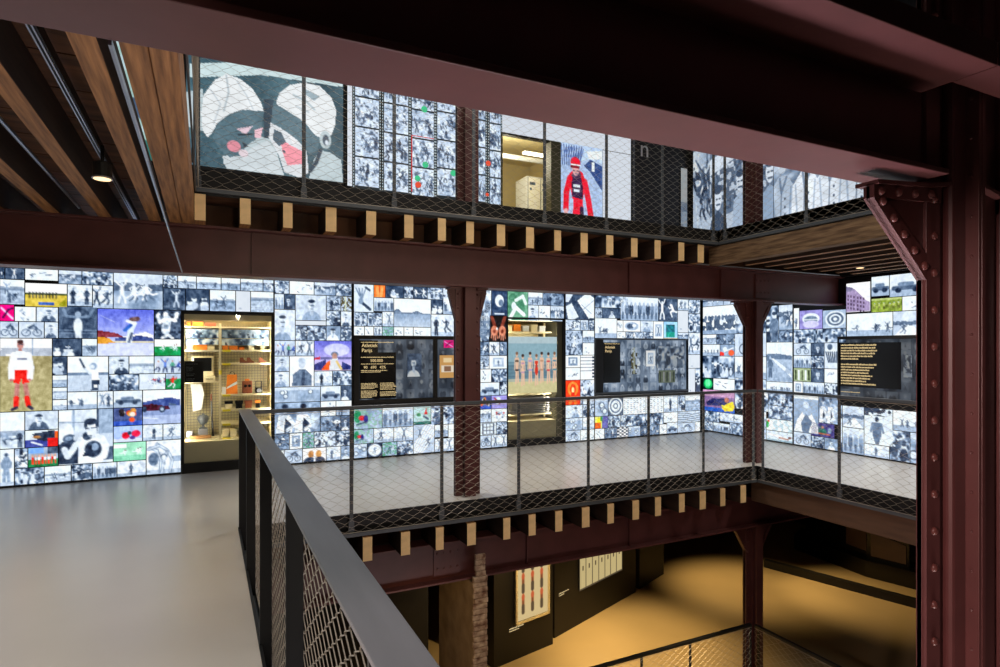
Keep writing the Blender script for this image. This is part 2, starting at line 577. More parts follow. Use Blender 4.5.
def g_misc(p, k):
    r = p.rs
    if k == 'l':
        p.L(.93 - .05 * p.n1)
        for i in range(r.randint(3, 7)):
            x, y = r.uniform(.15, .85), r.uniform(.2, .85)
            p.line([(x, y), (x + r.uniform(-.15, .15), y + r.uniform(-.15, .15)), (x + r.uniform(-.1, .1), y + r.uniform(-.1, .2))], .04, r.uniform(.1, .5))
    elif k in 'w':
        p.L(.93 - .04 * p.n1)
        p.ell(.3, .85, .1, .03, .6)
    elif k == 'w2':
        p.L(.93 - .03 * p.n1)
        p.rect(.2, .15, .8, .85, .4 + .3 * r.rand())
        p.rect(.3, .25, .7, .7, .85)
        p.fig(.5, .55, .5, .3, .3, .5, r.randint(4))
    elif k == 'g':
        p.L(.35 + .4 * p.n1)
        p.put((p.Y < .35) * 1., .85, .8)
        p.put((abs(p.Y - .38) < .07 * (1 + p.n2)) * 1., .2, .8)
        for i in range(6):
            p.fig(r.uniform(.15, .85), r.uniform(.5, .65), r.uniform(.4, .6), r.choice((.95, .2, .9)), r.choice((.9, .3)), .8, r.randint(4), r.choice((-1, 1)))
    elif k == 'D':
        p.L(.1 + .15 * p.n1)
        for i in range(4):
            x, y = r.uniform(.15, .85), r.uniform(.35, .7)
            p.ell(x, y, .09 / p.asp * 1.3, .13, .85)
            p.ell(x, y + .28, .14 / p.asp * 1.3, .18, r.choice((.9, .7)))
            p.ell(x, y - .1, .08 / p.asp * 1.3, .06, .15)
    elif k == 'm':
        p.L(.93 - .03 * p.n1)
        p.poly([(0, .42), (.1, .36), (.2, .48), (.45, .5), (.62, .42), (.8, .52), (1, .5), (1, .62), (0, .62)], .35)
        p.put((p.Y > .55) * 1., .6)
        p.C = np.where((p.Y > .55)[..., None], tone(np.clip(.42 + .5 * (p.Y - .5) + .1 * p.n2, 0, 1)), p.C)
    elif k == 'k':
        p.L(.9 - .1 * p.n1)
        p.put((p.Y > .65) * 1., .6)
        p.line([(.12, .62), (.9, .62)], .2, .25)
        p.line([(.3, .45), (.65, .45)], .18, .4)
        for x in (.25, .75): p.ell(x, .72, .1 / p.asp * 1.4, .12, .08)
    elif k == 'o':
        p.L(.92 - .05 * p.n1)
        p.put((p.Y > .72) * 1., .6)
        for i in range(max(3, int(5 * p.asp / 1.4))):
            x = r.uniform(.08, .92)
            p.fig(x, .62, .38, r.uniform(.05, .4), .2, .3, r.randint(4), r.choice((-1, 1)))
    elif k == 'e':
        p.L(.75 - .3 * p.n1)
        for i in range(4):
            x, y = r.uniform(.1, .9), r.uniform(.2, .8)
            p.ell(x, y, .17 / p.asp, .17, .25)
            p.ell(x, y, .12 / p.asp, .12, .85)
        p.put((p.Y < .2) * 1., .85, .7)
    elif k == 'r':
        p.L(.88 - .2 * p.n1)
        p.put((p.Y > .5) * 1., .7)
        p.poly([(.45, .5), (.55, .5), (1, 1), (0, 1)], .9)
        p.put((abs(p.Y - .48) < .06 + .05 * p.n2) * 1., .3)
        p.fig(.35, .7, .45, .2, .3, .6, 0)
    elif k == 't':
        p.L(.92 - .03 * p.n1)
        n = max(3, int(p.w / .07))
        for i in range(n):
            for j in range(9):
                p.rect((i + .2) / n, (j + .3) / 9.5, (i + .2 + r.uniform(.3, .6)) / n, (j + .62) / 9.5, r.uniform(.25, .7))


def special(p, k):
    F, E, Rr, Ln, Po = p.fill, p.ell, p.rect, p.line, p.poly
    G = (.30, .55, .36)
    if k == 'Cyel':
        F((.93, .95, .97)); Rr(0, .45, 1, 1, (.82, .74, .33)); Rr(0, .42, 1, .5, (.35, .40, .25))
        for i in range(9): Ln([(.1 + i * .08, .4), (.1 + i * .08, .62)], .05, (.25, .25, .25))
        Po([(.75, 1), (1, .55), (1, 1)], (.62, .62, .2)); Rr(.3, .82, .7, .95, (.25, .4, .7))
    elif k == 'Cmag':
        F((.92, .05, .52)); Ln([(.1, .2), (.9, .85)], .12, (.95, .75, .9)); Ln([(.2, .8), (.6, .3), (.9, .2)], .1, (.3, .1, .35))
    elif k == 'Dkeep':
        p.L(.22 + .12 * p.n1); E(.5, .55, .42, .52, .16)
        Ln([(.5, .35), (.2, .3), (.12, .1)], .08, .42); Ln([(.5, .35), (.8, .3), (.9, .1)], .08, .42)
        for y in (.75, .85): Ln([(0, y), (1, y)], .025, .5, .6)
        E(.5, .25, .08, .1, .6); E(.5, .62, .12, .26, .88); Ln([(.48, .7), (.47, .97)], .08, .85); Ln([(.54, .7), (.56, .97)], .08, .85)
    elif k == 'Cski':
        a = np.clip(p.Y / .7, 0, 1)[..., None]
        p.C = np.array((.38, .43, .83)) * (1 - a) + np.array((.72, .76, .95)) * a
        Po([(0, .45), (.35, .52), (.45, .6), (0, .62)], (.55, .25, .3)); Po([(.42, .6), (.7, .52), (.85, .48), (1, .56), (1, .66), (.42, .66)], (.93, .95, .98))
        Po([(.3, .62), (.75, .56), (1, .62), (1, .68), (.3, .7)], (.25, .32, .55)); Rr(0, .68, 1, .72, (.8, .78, .7)); Po([(0, .6), (.2, .62), (.3, .72), (.15, .74), (0, .78)], (.85, .62, .25))
        Rr(0, .74, 1, 1, (.80, .83, .96)); Ln([(.05, .14), (.3, .28)], .012, .9, .6)
        Ln([(.55, .68), (.58, .45), (.64, .3)], .11, (.85, .9, .97)); Ln([(.48, .45), (.58, .34)], .07, (.2, .4, .75)); Ln([(.6, .22), (.7, .2)], .1, (.45, .35, .35)); Ln([(.52, .25), (.64, .3)], .06, (.9, .94, 1)); Ln([(.55, .7), (.6, .52)], .05, (.35, .4, .5))
    elif k == 'Cfoot':
        F((.90, .92, .95)); p.put((p.Y > .13) * (p.Y < .24) * (p.n2 > .35), (.62, .66, .72), .7)
        gr = (p.Y > .235)
        p.C = np.where(gr[..., None], np.array((.66, .63, .47)) + (p.n2[..., None] - .5) * .05 + np.array((.06, .07, .05)) * (p.Y[..., None] - .6), p.C)
        Ln([(.62, 0), (.62, .22)], .008, .5)
        sk = (.72, .50, .48); rd = (.90, .16, .13)
        Ln([(.33, .60), (.31, .80)], .055, sk); Ln([(.47, .60), (.52, .80)], .055, sk)
        Ln([(.31, .82), (.30, .93)], .06, rd); Ln([(.51, .82), (.54, .92)], .06, rd)
        Ln([(.31, .95), (.23, .975)], .04, (.2, .2, .3)); Ln([(.55, .94), (.61, .97)], .04, (.2, .2, .3))
        Po([(.27, .42), (.52, .42), (.555, .61), (.43, .62), (.405, .56), (.37, .62), (.255, .61)], rd)
        wh = (.90, .92, .97); Po([(.25, .19), (.36, .165), (.40, .165), (.53, .19), (.55, .43), (.26, .43)], wh)
        Ln([(.26, .22), (.21, .40), (.215, .54)], .07, wh); Ln([(.54, .22), (.59, .40), (.57, .54)], .07, wh); E(.21, .57, .035, .02, sk); E(.56, .57, .035, .02, sk)
        E(.385, .085, .065, .062, (.70, .5, .48)); E(.385, .045, .06, .03, (.3, .2, .2)); Rr(.355, .14, .42, .17, sk); Rr(.32, .27, .50, .30, (.45, .48, .58), .8)
        Ln([(.35, .08), (.37, .08)], .008, .1); Ln([(.40, .08), (.425, .08)], .008, .1)
    elif k == 'Xbat':
        p.L(.93 - .03 * p.n1); p.put((p.Y > .5) * 1., .74); p.put((abs(p.Y - .5) < .035) * 1., .4); p.put((p.Y > .6) * (p.n2 > .5), .68, .5)
        Ln([(.3, .08), (.42, .35)], .05, .1); Ln([(.42, .35), (.55, .5), (.66, .42)], .06, .8); E(.63, .28, .09, .1, .5); E(.6, .3, .06, .06, .85)
        Po([(.58, .38), (.75, .4), (.78, .7), (.58, .7)], .94); Po([(.58, .68), (.78, .68), (.76, 1), (.57, 1)], .15); Rr(.64, .82, .72, .9, .9)
    elif k == 'Ccrowd':
        p.L(.9 - .1 * p.n1)
        for i in range(16): p.fig(p.rs.uniform(.35, 1), .45 + p.rs.uniform(-.1, .1), .3, [(.7, .2, .25), (.2, .25, .45), (.8, .8, .85)][i % 3], .25, .5, i)
        Ln([(0, .6), (.5, .5), (1, .8)], .12, .8)
    elif k == 'Dbox':
        p.L(.14 + .06 * p.n1)
        Ln([(.5, .85), (.3, .98)], .1, .9); Ln([(.5, .85), (.68, .98)], .1, .9); Ln([(.48, .3), (.42, .72)], .26, .8); Ln([(.4, .32), (.2, .42), (.12, .2)], .11, .9); Ln([(.55, .32), (.78, .35), (.86, .12)], .12, .9)
        E(.42, .16, .1, .11, .9); E(.85, .12, .1, .07, .8); E(.45, .6, .1, .08, .6); E(.15, .15, .06, .06, .85); p.grade(.25)
    elif k in ('Cgrn', 'Cgrn2'):
        if k == 'Cgrn': F((.90, .94, .95)); Rr(0, .45, 1, 1, (.07, .58, .34)); Rr(0, .42, 1, .46, (.5, .6, .6))
        else: F((.62, .85, .74)); Rr(0, .1, .4, .3, .95); Rr(0, .72, 1, 1, (.5, .78, .66))
        for x, y in ((.3, .55), (.7, .5), (.82, .5)): p.fig(x, y, .45, .95, .9, (.5, .3, .3), int(x * 10))
    elif k == 'Cgrn3':
        p.L(.75 - .3 * p.n1); p.put((p.n2 > .45) * 1., (.35, .62, .5), .8); p.fig(.5, .55, .7, .3, .2, .7, 0)
    elif k == 'Cgr4':
        F((.45, .66, .55)); p.put((p.n1 > .5) * 1., (.30, .52, .42), .8); Ln([(.1, .95), (.4, .55), (.8, .8)], .14, .92); Ln([(.4, .3), (.75, .15), (.9, .4)], .12, (.85, .93, .9)); E(.3, .5, .12, .14, .9)
    elif k == 'Cblu':
        p.L(.85 - .2 * p.n1)
        for i, x in enumerate((.12, .4, .68, .88)): p.fig(x, .6, .75, [(.8, .82, .88), (.28, .42, .75), (.3, .6, .5), (.2, .35, .7)][i], (.25, .3, .45), (.7, .55, .5), i)
    elif k == 'Cgrnred':
        p.L(.75 - .2 * p.n1); Rr(0, .35, 1, 1, (.10, .55, .33)); p.fig(.45, .55, .85, (.85, .15, .12), .9, (.6, .4, .35), 0)
    elif k == 'Cjudo':
        F((.30, .36, .55)); Rr(0, .75, 1, 1, (.25, .38, .75))
        for i in range(9): E(p.rs.uniform(.1, .9), p.rs.uniform(.15, .7), .1, .14, [(.9, .35, .15), (.85, .62, .3), (.9, .85, .8), (.15, .12, .15)][i % 4])
    elif k == 'Cred':
        F((.66, .75, .93)); Rr(0, .8, 1, 1, (.8, .84, .95)); E(.42, .6, .14, .22, (.85, .1, .25)); E(.78, .5, .16, .22, (.85, .12, .3)); E(.55, .45, .07, .12, .1); E(.66, .75, .1, .12, (.3, .2, .5))
    elif k == 'Ccar':
        F((.88, .92, .97)); Po([(0, .35), (.3, .28), (.7, .22), (1, .3), (1, .48), (0, .5)], (.28, .36, .6)); Rr(0, .48, 1, 1, (.55, .62, .78)); p.put((p.Y > .75) * 1., (.68, .74, .87))
        Po([(0, .42), (.25, .4), (.45, .45), (.68, .48), (.72, .58), (.4, .62), (0, .6)], (.33, .12, .22)); E(.5, .57, .08, .1, .1); E(.5, .57, .04, .05, .6); E(.04, .55, .06, .09, .1); Ln([(.7, .42), (.85, .45)], .05, .3); Ln([(0, .8), (.4, .85)], .02, .95)
    elif k == 'Cbird':
        p.L(.85); Rr(0, .55, 1, 1, (.25, .3, .6)); Po([(.2, .2), (.9, 0), (1, .4), (.6, .7), (.3, .5)], .08); Rr(.7, .5, 1, 1, (.85, .12, .12)); E(.35, .4, .12, .08, (.7, .5, .3)); Rr(.9, .1, 1, .5, (.9, .4, .15)); Ln([(.2, .7), (.5, .9)], .1, .9)
    elif k == 'Cteam':
        p.L(.75 - .3 * p.n1); Rr(0, 0, .5, .3, (.5, .68, .95)); Rr(0, .62, 1, 1, (.10, .50, .32)); Rr(.65, 0, 1, .35, .2)
        for i in range(8): E(.14 + i * .11, .45, .035, .09, (.85, .65, .55)); Rr(.1 + i * .11, .5, .18 + i * .11, .68, .95 if i % 3 else (.85, .2, .15)); Rr(.11 + i * .11, .68, .17 + i * .11, .85, (.85, .25, .15))
    elif k == 'Xboxer':
        p.L(.72 + .15 * p.n1); Rr(0, .02, .22, .2, .95); Rr(.25, 0, .28, 1, .55); Rr(.7, 0, .73, .4, .12); Rr(.73, 0, 1, .45, .55); Ln([(0, .22), (.7, .24)], .012, .35); Rr(.55, 0, .57, .5, .8)
        E(.12, .42, .16, .18, .9); Po([(0, .62), (.2, .52), (.35, .7), (.35, 1), (0, 1)], .1); Rr(.8, .7, 1, .95, .25)
        Po([(.34, .55), (.5, .46), (.72, .46), (.86, .56), (.9, .85), (.78, 1), (.34, 1), (.38, .75)], .92)
        Ln([(.78, .55), (.86, .7), (.82, .88)], .13, .9); Ln([(.36, .56), (.26, .72), (.16, .85), (.1, .72)], .1, .85); Rr(.52, .4, .66, .52, .8)
        E(.52, .49, .09, .08, .15); E(.60, .37, .10, .15, .90); E(.585, .225, .12, .062, .1); E(.49, .29, .03, .06, .1); E(.69, .27, .022, .06, .12); Ln([(.6, .345), (.68, .34)], .018, .15); Ln([(.49, .36), (.54, .35)], .018, .15); Ln([(.53, .49), (.6, .49)], .018, .2); E(.72, .37, .02, .04, .75)
        E(.20, .53, .13, .085, .22); E(.18, .52, .06, .04, .5); E(.3, .52, .04, .05, .8); E(.63, .74, .16, .155, .15); E(.66, .70, .07, .07, .5); Po([(.48, .78), (.58, .62), (.65, .88), (.43, .86)], .12)
        p.grade(.05)
    elif k == 'Xswim':
        p.L(.93 - .05 * p.n1); p.fig(.45, .5, .85, .45, .5, .6, 2); E(.45, .15, .1, .05, .2); p.put((p.Y > .9) * 1., .7)
    elif k == 'Xacro':
        p.L(.93 - .03 * p.n1); Rr(.75, .5, 1, .65, .6); Rr(0, .88, 1, 1, .7)
        for pts in ([(.1, .2), (.3, .3), (.42, .6), (.4, .95)], [(.3, .1), (.6, .3), (.75, .6), (.68, .95)], [(.05, .25), (.35, .15)], [(.45, .95), (.5, .6), (.6, .35)]): Ln(pts, .09, .45); Ln(pts, .05, .8)
        E(.2, .55, .15, .2, .35); E(.5, .5, .09, .1, .3); E(.5, .52, .07, .08, .85); p.grade(.1)
    elif k == 'Cbrn':
        p.L(.7); p.put((p.n2 > .5) * 1., (.35, .33, .22)); Rr(.35, 0, .5, 1, (.75, .78, .7))
    elif k == 'Crow':
        a = np.clip(p.Y, 0, 1)[..., None]
        p.C = np.array((.42, .44, .82)) * (1 - a) + np.array((.85, .80, .92)) * a
        E(.6, .3, .35, .22, (.88, .9, .98), .7); Rr(0, .55, 1, .62, (.45, .45, .65)); Po([(0, .58), (.15, .52), (.15, .62), (0, .64)], (.75, .2, .3)); Po([(0, .78), (.3, .62), (.35, 1), (0, 1)], (.22, .25, .5)); Po([(.75, .7), (1, .85), (1, 1), (.7, 1)], (.2, .25, .5))
        Po([(.2, .95), (.35, .68), (.45, .65), (.4, 1), (.2, 1)], (.93, .40, .15)); E(.54, .45, .1, .09, .35); E(.54, .52, .07, .12, (.7, .55, .5)); Po([(.42, .62), (.62, .58), (.68, 1), (.4, 1)], (.82, .84, .86)); Ln([(.6, .7), (.72, .95)], .08, (.85, .75, .5))
    elif k == 'Xdark':
        p.L(.93); E(.5, .25, .14, .17, .8); E(.5, .14, .15, .09, .7); Po([(.1, 1), (.12, .62), (.4, .42), (.62, .42), (.9, .62), (.92, 1)], .3); Po([(.5, .6), (.62, .45), (.65, 1), (.5, 1)], .15); p.grade(.06)
    elif k in ('Xtwo', 'Xtwo2'):
        p.L(.55 - .2 * p.n1); Rr(0, .85, 1, 1, .5)
        for x, s in ((.22, 1), (.62, -1)):
            Po([(x - .14, .4), (x + .1, .4), (x + .16, 1), (x - .2, 1)], .9); Po([(x, .5), (x + .14, .7), (x + .1, 1), (x - .02, 1)], .12); E(x, .22, .06, .13, .8); E(x, .13, .07, .09, .1); Ln([(x + .1, .5), (x + .2, .75), (x + .05, .9)], .12, .85)
        E(.88, .6, .1, .3, .7); p.grade(.15)
    elif k == 'Cgold':
        F((.93, .94, .95)); E(.35, .45, .13, .28, (.75, .55, .35)); E(.68, .45, .13, .28, (.82, .62, .38)); E(.3, 1.0, .28, .35, .15); E(.72, 1.0, .25, .35, (.3, .33, .4)); Ln([(.51, .3), (.51, 1)], .12, .95)
    elif k == 'Xstick':
        p.L(.86 - .08 * p.n1); Ln([(.3, .6), (.82, .9)], .1, .12)
        for a in (.1, .25, .42, .6): Ln([(.38, .55), (a, .15)], .05, .4)
        Ln([(.6, .1), (.8, .2)], .07, .15); E(.35, .6, .12, .12, .45)
    elif k == 'Ccard':
        F((.82, .62, .36)); Rr(.25, .12, .75, .3, (.95, .85, .65)); Rr(.12, .45, .88, .75, (.93, .88, .80)); Rr(.3, .5, .7, .7, (.55, .4, .3))
    elif k == 'Cora':
        F((.96, .5, .25)); Ln([(.3, .2), (.35, .9)], .25, (.99, .65, .4)); Ln([(.7, .2), (.65, .9)], .25, (.99, .68, .42)); Rr(.45, 0, .55, .6, (.85, .3, .1))
    elif k == 'Cmoto':
        p.L(.72 - .3 * p.n1); p.put((p.n2 > .55) * 1., (.55, .72, .66), .8); E(.12, .4, .13, .3, (.18, .58, .42)); E(.28, .5, .12, .12, (.8, .12, .2)); E(.42, .55, .08, .2, (.2, .2, .5)); Ln([(.1, .8), (.4, .7)], .07, .2)
    elif k == 'Cboat':
        F((.72, .82, .84)); p.put((p.n2 > .5) * 1., (.62, .76, .72), .8); Rr(0, .85, 1, 1, (.2, .45, .42)); Po([(.6, .5), (.75, .15), (.8, .5)], (.82, .2, .2)); Ln([(.6, .6), (.85, .75)], .1, .2); E(.3, .5, .12, .1, (.3, .55, .4))
    elif k == 'Xstair':
        p.L(.7)
        for i in range(6): Ln([(-.2 + i * .12, 1.0), (.7 + i * .14, -.1)], .05, .93)
        p.fig(.7, .62, .35, .2, .2, .4, 0); p.fig(.3, .3, .3, .2, .2, .4, 1)
    elif k == 'Xcirc':
        p.L(.12); E(.5, .5, .46, .46, .8); E(.5, .5, .4, .4, .9); p.fig(.5, .5, .5, .4, .4, .5, 0)
    elif k == 'Xhead':
        F((.22, .30, .42)); E(.5, .4, .28, .25, .88); E(.6, .48, .15, .13, .35); Rr(.2, .9, .8, .95, .8)
    elif k == 'Chands':
        F((.10, .09, .12)); sk = (.80, .52, .42); dk = (.52, .27, .22)
        for s in (-1, 1):
            c = .5 + s * .22
            Ln([(c + s * .16, 0), (c, .35), (c - s * .05, .6)], .14, dk); E(c, .58, .2, .2, sk)
            for i, (dx, l) in enumerate(((-.14, .86), (-.05, .93), (.04, .95), (.13, .88))): Ln([(c + dx * .9, .65), (c + dx * 1.3, l)], .045, sk if i % 2 else (.86, .6, .5))
            E(c, .6, .07, .08, dk)
        E(.42, .5, .05, .05, .95)
    elif k == 'Cpur':
        F((.62, .60, .85)); E(.4, .4, .2, .3, .8); Ln([(.2, .2), (.5, .6)], .12, (.7, .25, .3)); Rr(.6, .5, 1, .6, .95)
    elif k == 'Cflow':
        p.L(.88)
        for i in range(12): E(p.rs.uniform(.3, .8), p.rs.uniform(.2, .7), .06, .08, [(.7, .3, .3), .3, .6][i % 3])
    elif k == 'Xgrid':
        p.L(.85); Rr(.12, .05, .88, .95, .2)
        for i in range(3):
            for j in range(3): Rr(.18 + i * .23, .1 + j * .28, .36 + i * .23, .33 + j * .28, .85)
    elif k == 'Xdiag':
        p.L(.12 + .1 * p.n1); Po([(.4, .25), (.75, -.1), (1.1, .2), (1.1, .9), (.8, .95)], .9); Po([(0, .5), (.2, .35), (.45, .9), (.1, 1.1)], .85); Ln([(.55, .4), (.9, .75)], .02, .4); Ln([(.5, .7), (1, .2)], .02, .4); Po([(.0, .0), (.25, .0), (.1, .3), (0, .3)], .8)
    elif k == 'Xstrips':
        p.L(.93)
        for i in range(7): Rr(0, .08 + i * .135, .95, .1 + i * .135, .3); Rr(.85, .04 + i * .135, 1, .12 + i * .135, .1)
    elif k == 'Cfire':
        F((.93, .25, .06)); E(.5, .35, .38, .3, (.99, .55, .25)); E(.5, .35, .2, .2, (.95, .28, .08)); E(.5, .4, .1, .12, (.99, .85, .6)); Ln([(.5, .6), (.3, .95)], .14, (.99, .5, .2)); Ln([(.5, .6), (.7, .95)], .14, (.99, .5, .2)); Rr(.4, .5, .6, .65, (.85, .15, .05))
    elif k == 'Xyin':
        p.L(.93); E(.5, .5, .4, .38, .6); E(.4, .5, .2, .25, .25); E(.65, .45, .12, .15, .9)
    elif k == 'Cteal':
        F((.62, .80, .93)); Rr(.15, .15, .82, .85, (.05, .45, .50)); Rr(.15, .6, .82, .88, (.10, .62, .55)); Rr(0, .9, 1, 1, (.75, .68, .58)); Rr(.15, .15, .82, .2, (.02, .25, .3))
    elif k == 'Xoval':
        p.L(.25)
        for i, (a, c) in enumerate(((.48, .9), (.38, .3), (.3, .88), (.16, .3), (.1, .9))): E(.5, .5, a, a, c)
    elif k == 'Cyb':
        F((.9, .92, .5)); Rr(0, .5, .45, 1, (.9, .42, .12)); Rr(.55, 0, 1, 1, (.42, .42, .68)); E(.3, .3, .18, .22, (.93, .88, .2)); Rr(.4, .0, .6, .4, (.3, .6, .35))
    elif k == 'Xwave':
        p.L(.8)
        for i in range(5): Ln([(0, .1 + i * .2), (.35, .15 + i * .2), (.65, .3 + i * .2), (1, .2 + i * .2)], .07, .3)
    elif k == 'Xchk':
        c = ((np.floor(p.X * 5) + np.floor(p.Y * 6)) % 2); p.L(.1 + .83 * c)
    elif k == 'Xlinc':
        p.L(.93 - .05 * p.n1); p.put((p.Y > .35) * (p.Y < .85) * (p.n2 > .38), .18, .9); p.put((p.Y > .85) * 1., .5)
        for i in range(9): E(.08 + i * .1, .42, .04, .09, .3)
    elif k == 'Corr':
        p.L(.6 - .3 * p.n1); E(.35, .4, .15, .2, .85); Po([(0, .6), (.3, .7), (.3, 1), (0, 1)], (.9, .2, .12)); E(.78, .72, .2, .25, (.98, .38, .2)); Ln([(.3, .6), (.9, .3)], .12, .9)
    elif k == 'Xball':
        F((.10, .24, .22)); E(.5, .5, .42, .44, (.15, .72, .42)); E(.5, .45, .32, .32, (.35, .93, .58)); E(.4, .5, .08, .3, (.45, .98, .66)); E(.6, .4, .08, .25, (.5, .98, .7))
    elif k == 'Cslp':
        F((.55, .45, .62)); Rr(0, 0, 1, .3, (.78, .62, .76)); Rr(0, .82, 1, 1, (.2, .4, .75)); Po([(.1, .6), (.3, .4), (.75, .35), (.85, .6), (.5, .72), (.15, .75)], (.2, .22, .42)); E(.76, .42, .07, .12, (.75, .5, .42)); Po([(.6, .8), (.75, .6), (.95, .45), (1, .7), (.95, .9), (.7, .95)], (.93, .82, .2)); Ln([(.62, .7), (.9, .8)], .08, (.95, .9, .3))
    elif k == 'Xroad':
        p.L(.92 - .04 * p.n1); Po([(0, .3), (.4, .28), (1, .34), (1, .44), (.2, .42), (0, .5)], .35); Po([(.2, .42), (1, .44), (1, 1), (0, 1), (0, .5)], .62); Po([(.2, .42), (.3, .42), (1, .75), (1, .9), (.4, .55)], .88); p.put((p.Y > .6) * (p.n2 > .55), .45, .5); p.fig(.15, .62, .55, .3, .25, .6, 2)
    elif k == 'Cbird2':
        F((.88, .93, .94)); E(.04, .5, .06, .3, (.2, .7, .35)); E(.08, .2, .04, .1, (.85, .3, .2)); p.put((p.n2 > .6) * 1., (.65, .75, .8), .6)
    elif k == 'Clie':
        F((.82, .87, .93)); Ln([(.1, .35), (.5, .5), (.8, .65)], .2, (.93, .95, .97)); Ln([(.5, .62), (.85, .68)], .14, (.72, .55, .48)); E(.9, .5, .06, .12, (.4, .28, .25)); Rr(0, .85, 1, 1, (.6, .7, .75))
    elif k == 'Cbsk':
        F((.58, .56, .80)); E(.5, .45, .38, .3, .88); E(.5, .5, .3, .2, .35); E(.5, .75, .35, .2, (.78, .78, .9)); Ln([(.2, .5), (.8, .5)], .06, .9)
    elif k == 'Xspiral':
        p.L(.7 - .2 * p.n1)
        for i in range(5): E(.55, .5, .45 - i * .09, .45 - i * .09, .25 if i % 2 else .85)
    elif k == 'Cbld':
        F((.90, .91, .97)); Po([(0, .25), (.35, .2), (.8, .6), (1, .7), (1, 1), (0, 1)], (.62, .56, .70)); Po([(0, .1), (.25, .15), (.35, .25), (0, .3)], (.5, .48, .6))
        for j in range(4):
            for i in range(6): Rr(.05 + i * .13, .38 + j * .14 + i * .03, .11 + i * .13, .46 + j * .14 + i * .03, (.35, .28, .38))
    elif k == 'Xstripe':
        p.L(.8); E(.5, .35, .35, .2, .9)
        for i in range(6): Ln([(.1 + i * .16, .35), (.3 + i * .12, .75)], .05, .12)
        E(.4, .15, .2, .12, .3)
    elif k == 'Cgrw':
        F((.62, .68, .55)); 
        for i in range(5): Rr(.05 + i * .2, .15, .15 + i * .2, .9, .9 if i % 2 else (.3, .36, .25))
    elif k == 'Xface':
        p.L(.62 - .2 * p.n1); Rr(0, 0, 1, .12, .9); Po([(0, 1), (.12, .7), (.45, .35), (.7, .45), (1, .85), (1, 1)], .93); E(.55, .42, .2, .14, .6); Po([(.3, .75), (.5, .5), (.75, .7), (.6, 1), (.35, 1)], .35); E(.5, .27, .12, .09, .8)
    elif k == 'Cgoal':
        F((.28, .26, .50)); E(.45, .4, .12, .25, .2); E(.48, .62, .2, .25, (.12, .42, .38)); Ln([(.2, .75), (.8, .8)], .1, (.75, .4, .3)); E(.5, .3, .06, .1, (.7, .5, .45)); E(.8, .5, .08, .2, .5)
    elif k == 'Cyg':
        F((.60, .68, .30)); p.put((p.n2 > .5) * 1., (.48, .55, .25), .8); Rr(0, 0, 1, .12, (.7, .75, .5))
        for i in range(6): p.fig(.1 + i * .16, .55, .5, (.75, .78, .5), (.4, .4, .25), .7, i)
    elif k == 'Xback':
        p.L(.85); g_c = (p.Y < .22); p.put(g_c * (p.n2 > .4), .12); Rr(0, .75, 1, 1, .88)
        E(.45, .3, .07, .07, .15); Po([(.3, .4), (.6, .4), (.62, .75), (.52, .98), (.4, .98), (.3, .75)], .32)
        Ln([(.3, .42), (.24, .65)], .06, .4); Ln([(.6, .42), (.68, .65)], .06, .4)
    elif k == 'bighead':
        # two swimmers' heads side by side in profile, deep teal print
        T = (.20, .31, .36)
        F(T); p.put(np.clip(p.n1 * 1.6 - .4, 0, 1), (.36, .50, .55), .7)
        Wt, Sh, Pk, Md = (.91, .93, .94), (.34, .45, .50), (.96, .60, .66), (.74, .80, .82)
        Po([(.02, .231), (.459, .105), (1, .141), (1, .19), (.459, .214), (.02, .336)], (.80, .88, .89))
        Po([(0, .451), (.094, .406), (.123, .717), (.05, .74), (0, .698)], Md)
        Po([(.32, .721), (.526, .706), (.58, .93), (.32, .95)], (.72, .78, .80))
        Po([(.212, .9), (.318, .887), (.396, .805), (.491, .729), (.54, .80), (.60, 1), (.227, 1)], (.80, .84, .86))
        Po([(0, .813), (.123, .775), (.205, .926), (.24, 1), (0, 1)], (.26, .37, .42))
        Po([(.467, .503), (.451, .655), (.412, .743), (.365, .791), (.318, .878), (.258, .907), (.197, .859), (.152, .77), (.183, .658), (.258, .565), (.334, .516)], Sh)
        Po([(.086, .59), (.101, .452), (.167, .322), (.235, .257), (.318, .277), (.396, .338), (.451, .436), (.467, .503), (.334, .516), (.258, .565), (.183, .648), (.152, .731), (.123, .775), (.094, .723)], Wt)
        Ln([(.235, .27), (.25, .4), (.22, .55)], .012, (.72, .77, .80)); Ln([(.14, .4), (.2, .5), (.16, .66)], .01, (.78, .82, .85)); Ln([(.30, .30), (.36, .4), (.40, .5)], .01, (.78, .82, .85))
        Po([(.296, .675), (.396, .636), (.352, .714)], (.90, .80, .85)); Po([(.412, .663), (.462, .634), (.447, .721), (.412, .723)], (.93, .76, .81)); Ln([(.31, .72), (.39, .70)], .014, (.16, .22, .27))
        E(.281, .815, .042, .045, Pk, .9); E(.34, .86, .03, .03, (.90, .84, .87)); Po([(.335, .77), (.37, .8), (.34, .82)], (.2, .26, .31))
        Po([(.467, .40), (.53, .40), (.515, .716), (.47, .715)], (.19, .27, .33))
        Po([(.838, .75), (.908, .759), (.986, .809), (1, 1), (.762, 1), (.796, .839)], Md)
        Po([(.51, .585), (.571, .613), (.62, .645), (.686, .694), (.745, .745), (.762, .95), (.703, 1), (.60, .97), (.563, .837), (.499, .707)], (.86, .88, .90))
        Po([(.523, .461), (.547, .415), (.637, .478), (.736, .52), (.813, .588), (.838, .646), (.821, .753), (.77, .802), (.686, .694), (.62, .645), (.571, .613), (.515, .583)], Sh)
        Po([(.547, .415), (.571, .33), (.637, .254), (.736, .211), (.838, .219), (.917, .296), (.951, .394), (.943, .521), (.917, .61), (.87, .646), (.838, .646), (.804, .631), (.736, .541), (.637, .478), (.555, .434)], Wt)
